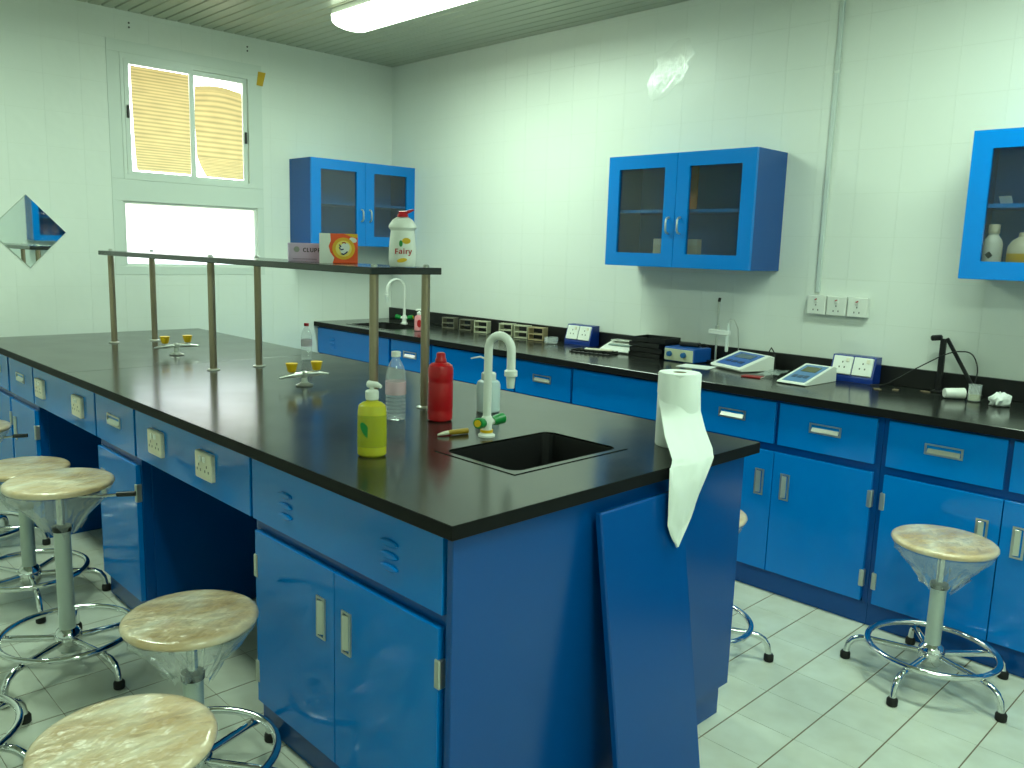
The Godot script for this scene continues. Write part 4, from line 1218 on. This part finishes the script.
	part("upright", mb().box(Vector3(0, 0.120, 0), Vector3(0.024, 0.234, 0.020), 0.004), M.black, t)
	part("brace", mb().box(Vector3(0, 0.138, 0), Vector3(0.015, 0.272, 0.014), 0.003), M.black, t, turned(Vector3.BACK, 0.56, Vector3(0.158, 0.008, 0.0)))
	part("head", mb().box(Vector3(0.006, 0.240, 0.0), Vector3(0.046, 0.024, 0.026), 0.006, turned(Vector3.BACK, 0.15)), M.black, t)
	part("foot", mb().box(Vector3(0.075, 0.005, 0), Vector3(0.20, 0.009, 0.05), 0.003), M.black, t)
	t = thing("black_cable", "thin black cable looping past the black stand", "cable")
	var cp := [Vector3(-0.13, 0.904, 3.86), Vector3(-0.11, 0.908, 3.91), Vector3(-0.095, 0.935, 3.955), Vector3(-0.09, 0.985, 4.02), Vector3(-0.09, 1.028, 4.083), Vector3(-0.09, 1.066, 4.14), Vector3(-0.09, 1.090, 4.20), Vector3(-0.09, 1.085, 4.255), Vector3(-0.095, 1.03, 4.285), Vector3(-0.11, 0.96, 4.285), Vector3(-0.125, 0.904, 4.265)]
	var cv := Curve3D.new()
	for i in cp.size():
		var tan_v: Vector3 = (cp[mini(i + 1, cp.size() - 1)] - cp[maxi(i - 1, 0)]) / 6.0
		cv.add_point(cp[i], -tan_v, tan_v)
	part("cord", mb().tube(Array(cv.tessellate(3, 6)), 0.0028, 6), M.black, t)
	# odds and ends
	t = thing("plastic_cup", "white plastic cup lying on its side beside the clear beaker", "cup", Vector3(-0.19, TOP + 0.0245, 4.235), 0.75)
	part("cup_wall", mb().lathe([[0.0, -0.040], [0.018, -0.040], [0.020, -0.037], [0.024, 0.040], [0.0225, 0.040], [0.018, -0.036], [0.0, -0.037]], 20, turned(Vector3.RIGHT, PI / 2)), M.white, t)
	t = thing("beaker", "small clear beaker between the white cup and crumpled tissue", "beaker", Vector3(-0.185, TOP, 4.312))
	part("glass_wall", mb().lathe([[0.0, 0.002], [0.022, 0.002], [0.025, 0.005], [0.025, 0.066], [0.027, 0.07], [0.0245, 0.069], [0.0235, 0.006], [0.0, 0.004]], 20), M.bottle_clear, t)
	part("contents", mb().lathe([[0.0, 0.0045], [0.0225, 0.0065], [0.023, 0.03], [0.0, 0.031]], 18), clear(Color(0.72, 0.72, 0.50), 0.5, 0.2), t)
	t = thing("crumpled_tissue", "crumpled white tissue lying past the clear beaker", "tissue", Vector3(-0.215, TOP, 4.415))
	var cr := []
	var n2 := noise(2.2, 9, 3)
	for i in 11:
		var row := []
		for j in 19:
			var th := PI * i / 10.0
			var ph := TAU * (j % 18) / 18.0
			var d := Vector3(sin(th) * cos(ph), cos(th), sin(th) * sin(ph))
			var r := 0.036 * (1.0 + 0.55 * n2.get_noise_3dv(d * 1.3))
			var p := Vector3(d.x * r * 1.1, maxf(0.001, 0.024 + d.y * r * 0.8), d.z * r * 1.1)
			row.append(p)
		cr.append(row)
	part("tissue", mb().grid(cr), M.paper, t)

func build_wall_things() -> void:
	# diamond mirror
	var t := thing("diamond_mirror", "square frameless mirror hung cornerwise on the window wall", "mirror", Vector3(-2.545, 1.486, 0.001))
	part("mirror_glass", mb().prism(PackedVector2Array([Vector2(0, -0.207), Vector2(0.200, 0.0), Vector2(0, 0.207), Vector2(-0.200, 0.0)]), 0.006, Transform3D.IDENTITY, 0.002), M.mirror, t)
	# yellow tag
	t = thing("yellow_tag", "small yellow tag stuck at the window casing's upper corner", "tag", Vector3(-1.085, 2.545, 0.0035))
	part("tag", mb().prism(PackedVector2Array([Vector2(-0.034, -0.044), Vector2(0.010, -0.046), Vector2(0.034, 0.044), Vector2(-0.020, 0.046)]), 0.002), mat(Color(0.78, 0.62, 0.04), 0.5), t)
	# conduit and sockets
	t = thing("conduit", "pale plastic conduit running down the wall to the three sockets", "conduit", Vector3(-0.0085, 1.30, 3.514))
	part("trunking", mb().box(Vector3(0, 0.746, 0), Vector3(0.014, 1.49, 0.022), 0.003), mat(Color(0.76, 0.80, 0.78), 0.4), t)
	part("saddle", mb().box(Vector3(0, 1.03, 0), Vector3(0.0165, 0.012, 0.030), 0.002), M.alu, t)
	var zz := [3.523, 3.624, 3.725]
	var names := ["white wall socket under the conduit", "white wall socket in the middle of three", "white wall socket farthest from the conduit"]
	for i in 3:
		t = thing("wall_socket", names[i], "socket", Vector3(-0.001, 1.243, zz[i]), -PI / 2, "three wall sockets")
		part("back_box", mb().prism(rrect(0.094, 0.092, 0.004, 3), 0.034, Transform3D.IDENTITY, 0.003), M.white, t)
		part("rocker", mb().box(Vector3(0.0, 0.025, 0.036), Vector3(0.018, 0.022, 0.006), 0.001), M.white, t)
		part("indicator", mb().box(Vector3(0.0, 0.031, 0.0395), Vector3(0.012, 0.005, 0.002), 0.0, turned(Vector3.BACK, 0.4, Vector3(0.012, -0.002, 0))), M.red, t)
		for q in [[0.0, 0.0], [-0.012, -0.024], [0.012, -0.024]]:
			part("hole", mb().box(Vector3(q[0], q[1], 0.0340), Vector3(0.005, 0.008, 0.002)), M.hole, t)
	# clear film added to stand for the lamp highlight high on the tiles
	t = thing("highlight_film", "crinkled clear film added for the highlight high on the side wall", "film", Vector3(-0.004, 2.46, 2.56), -PI / 2)
	var rows := []
	var fz := noise(5.0, 17, 3)
	for i in 15:
		var row := []
		for j in 17:
			var a := i / 14.0 - 0.5
			var b := j / 16.0 - 0.5
			var wd := 0.24 * sqrt(maxf(0.02, 1.0 - 3.7 * a * a)) * (1.0 + 0.4 * fz.get_noise_2d(a * 0.8, 3.0))
			row.append(Vector3(b * wd - a * 0.16, -a * 0.30, 0.003 + 0.007 * absf(fz.get_noise_2d((a + b) * 0.7, (b - a) * 0.22)) * cos(a * PI) * cos(b * PI)))
		rows.append(row)
	part("film", mb().grid(rows), clear(Color(0.9, 0.94, 0.92), 0.03, 0.2), t)
	# screw holes on the window wall
	for p in [[-1.935, 2.735], [-1.935, 2.71], [-1.178, 2.735], [-1.178, 2.71]]:
		t = thing("screw", "dark screw head in the tiles above the window", "screw", Vector3(p[0], p[1], 0.0005), 0, "screws above the window")
		part("head", mb().prism(disc(0.0055, 0.0055, 10), 0.002), M.slot, t)
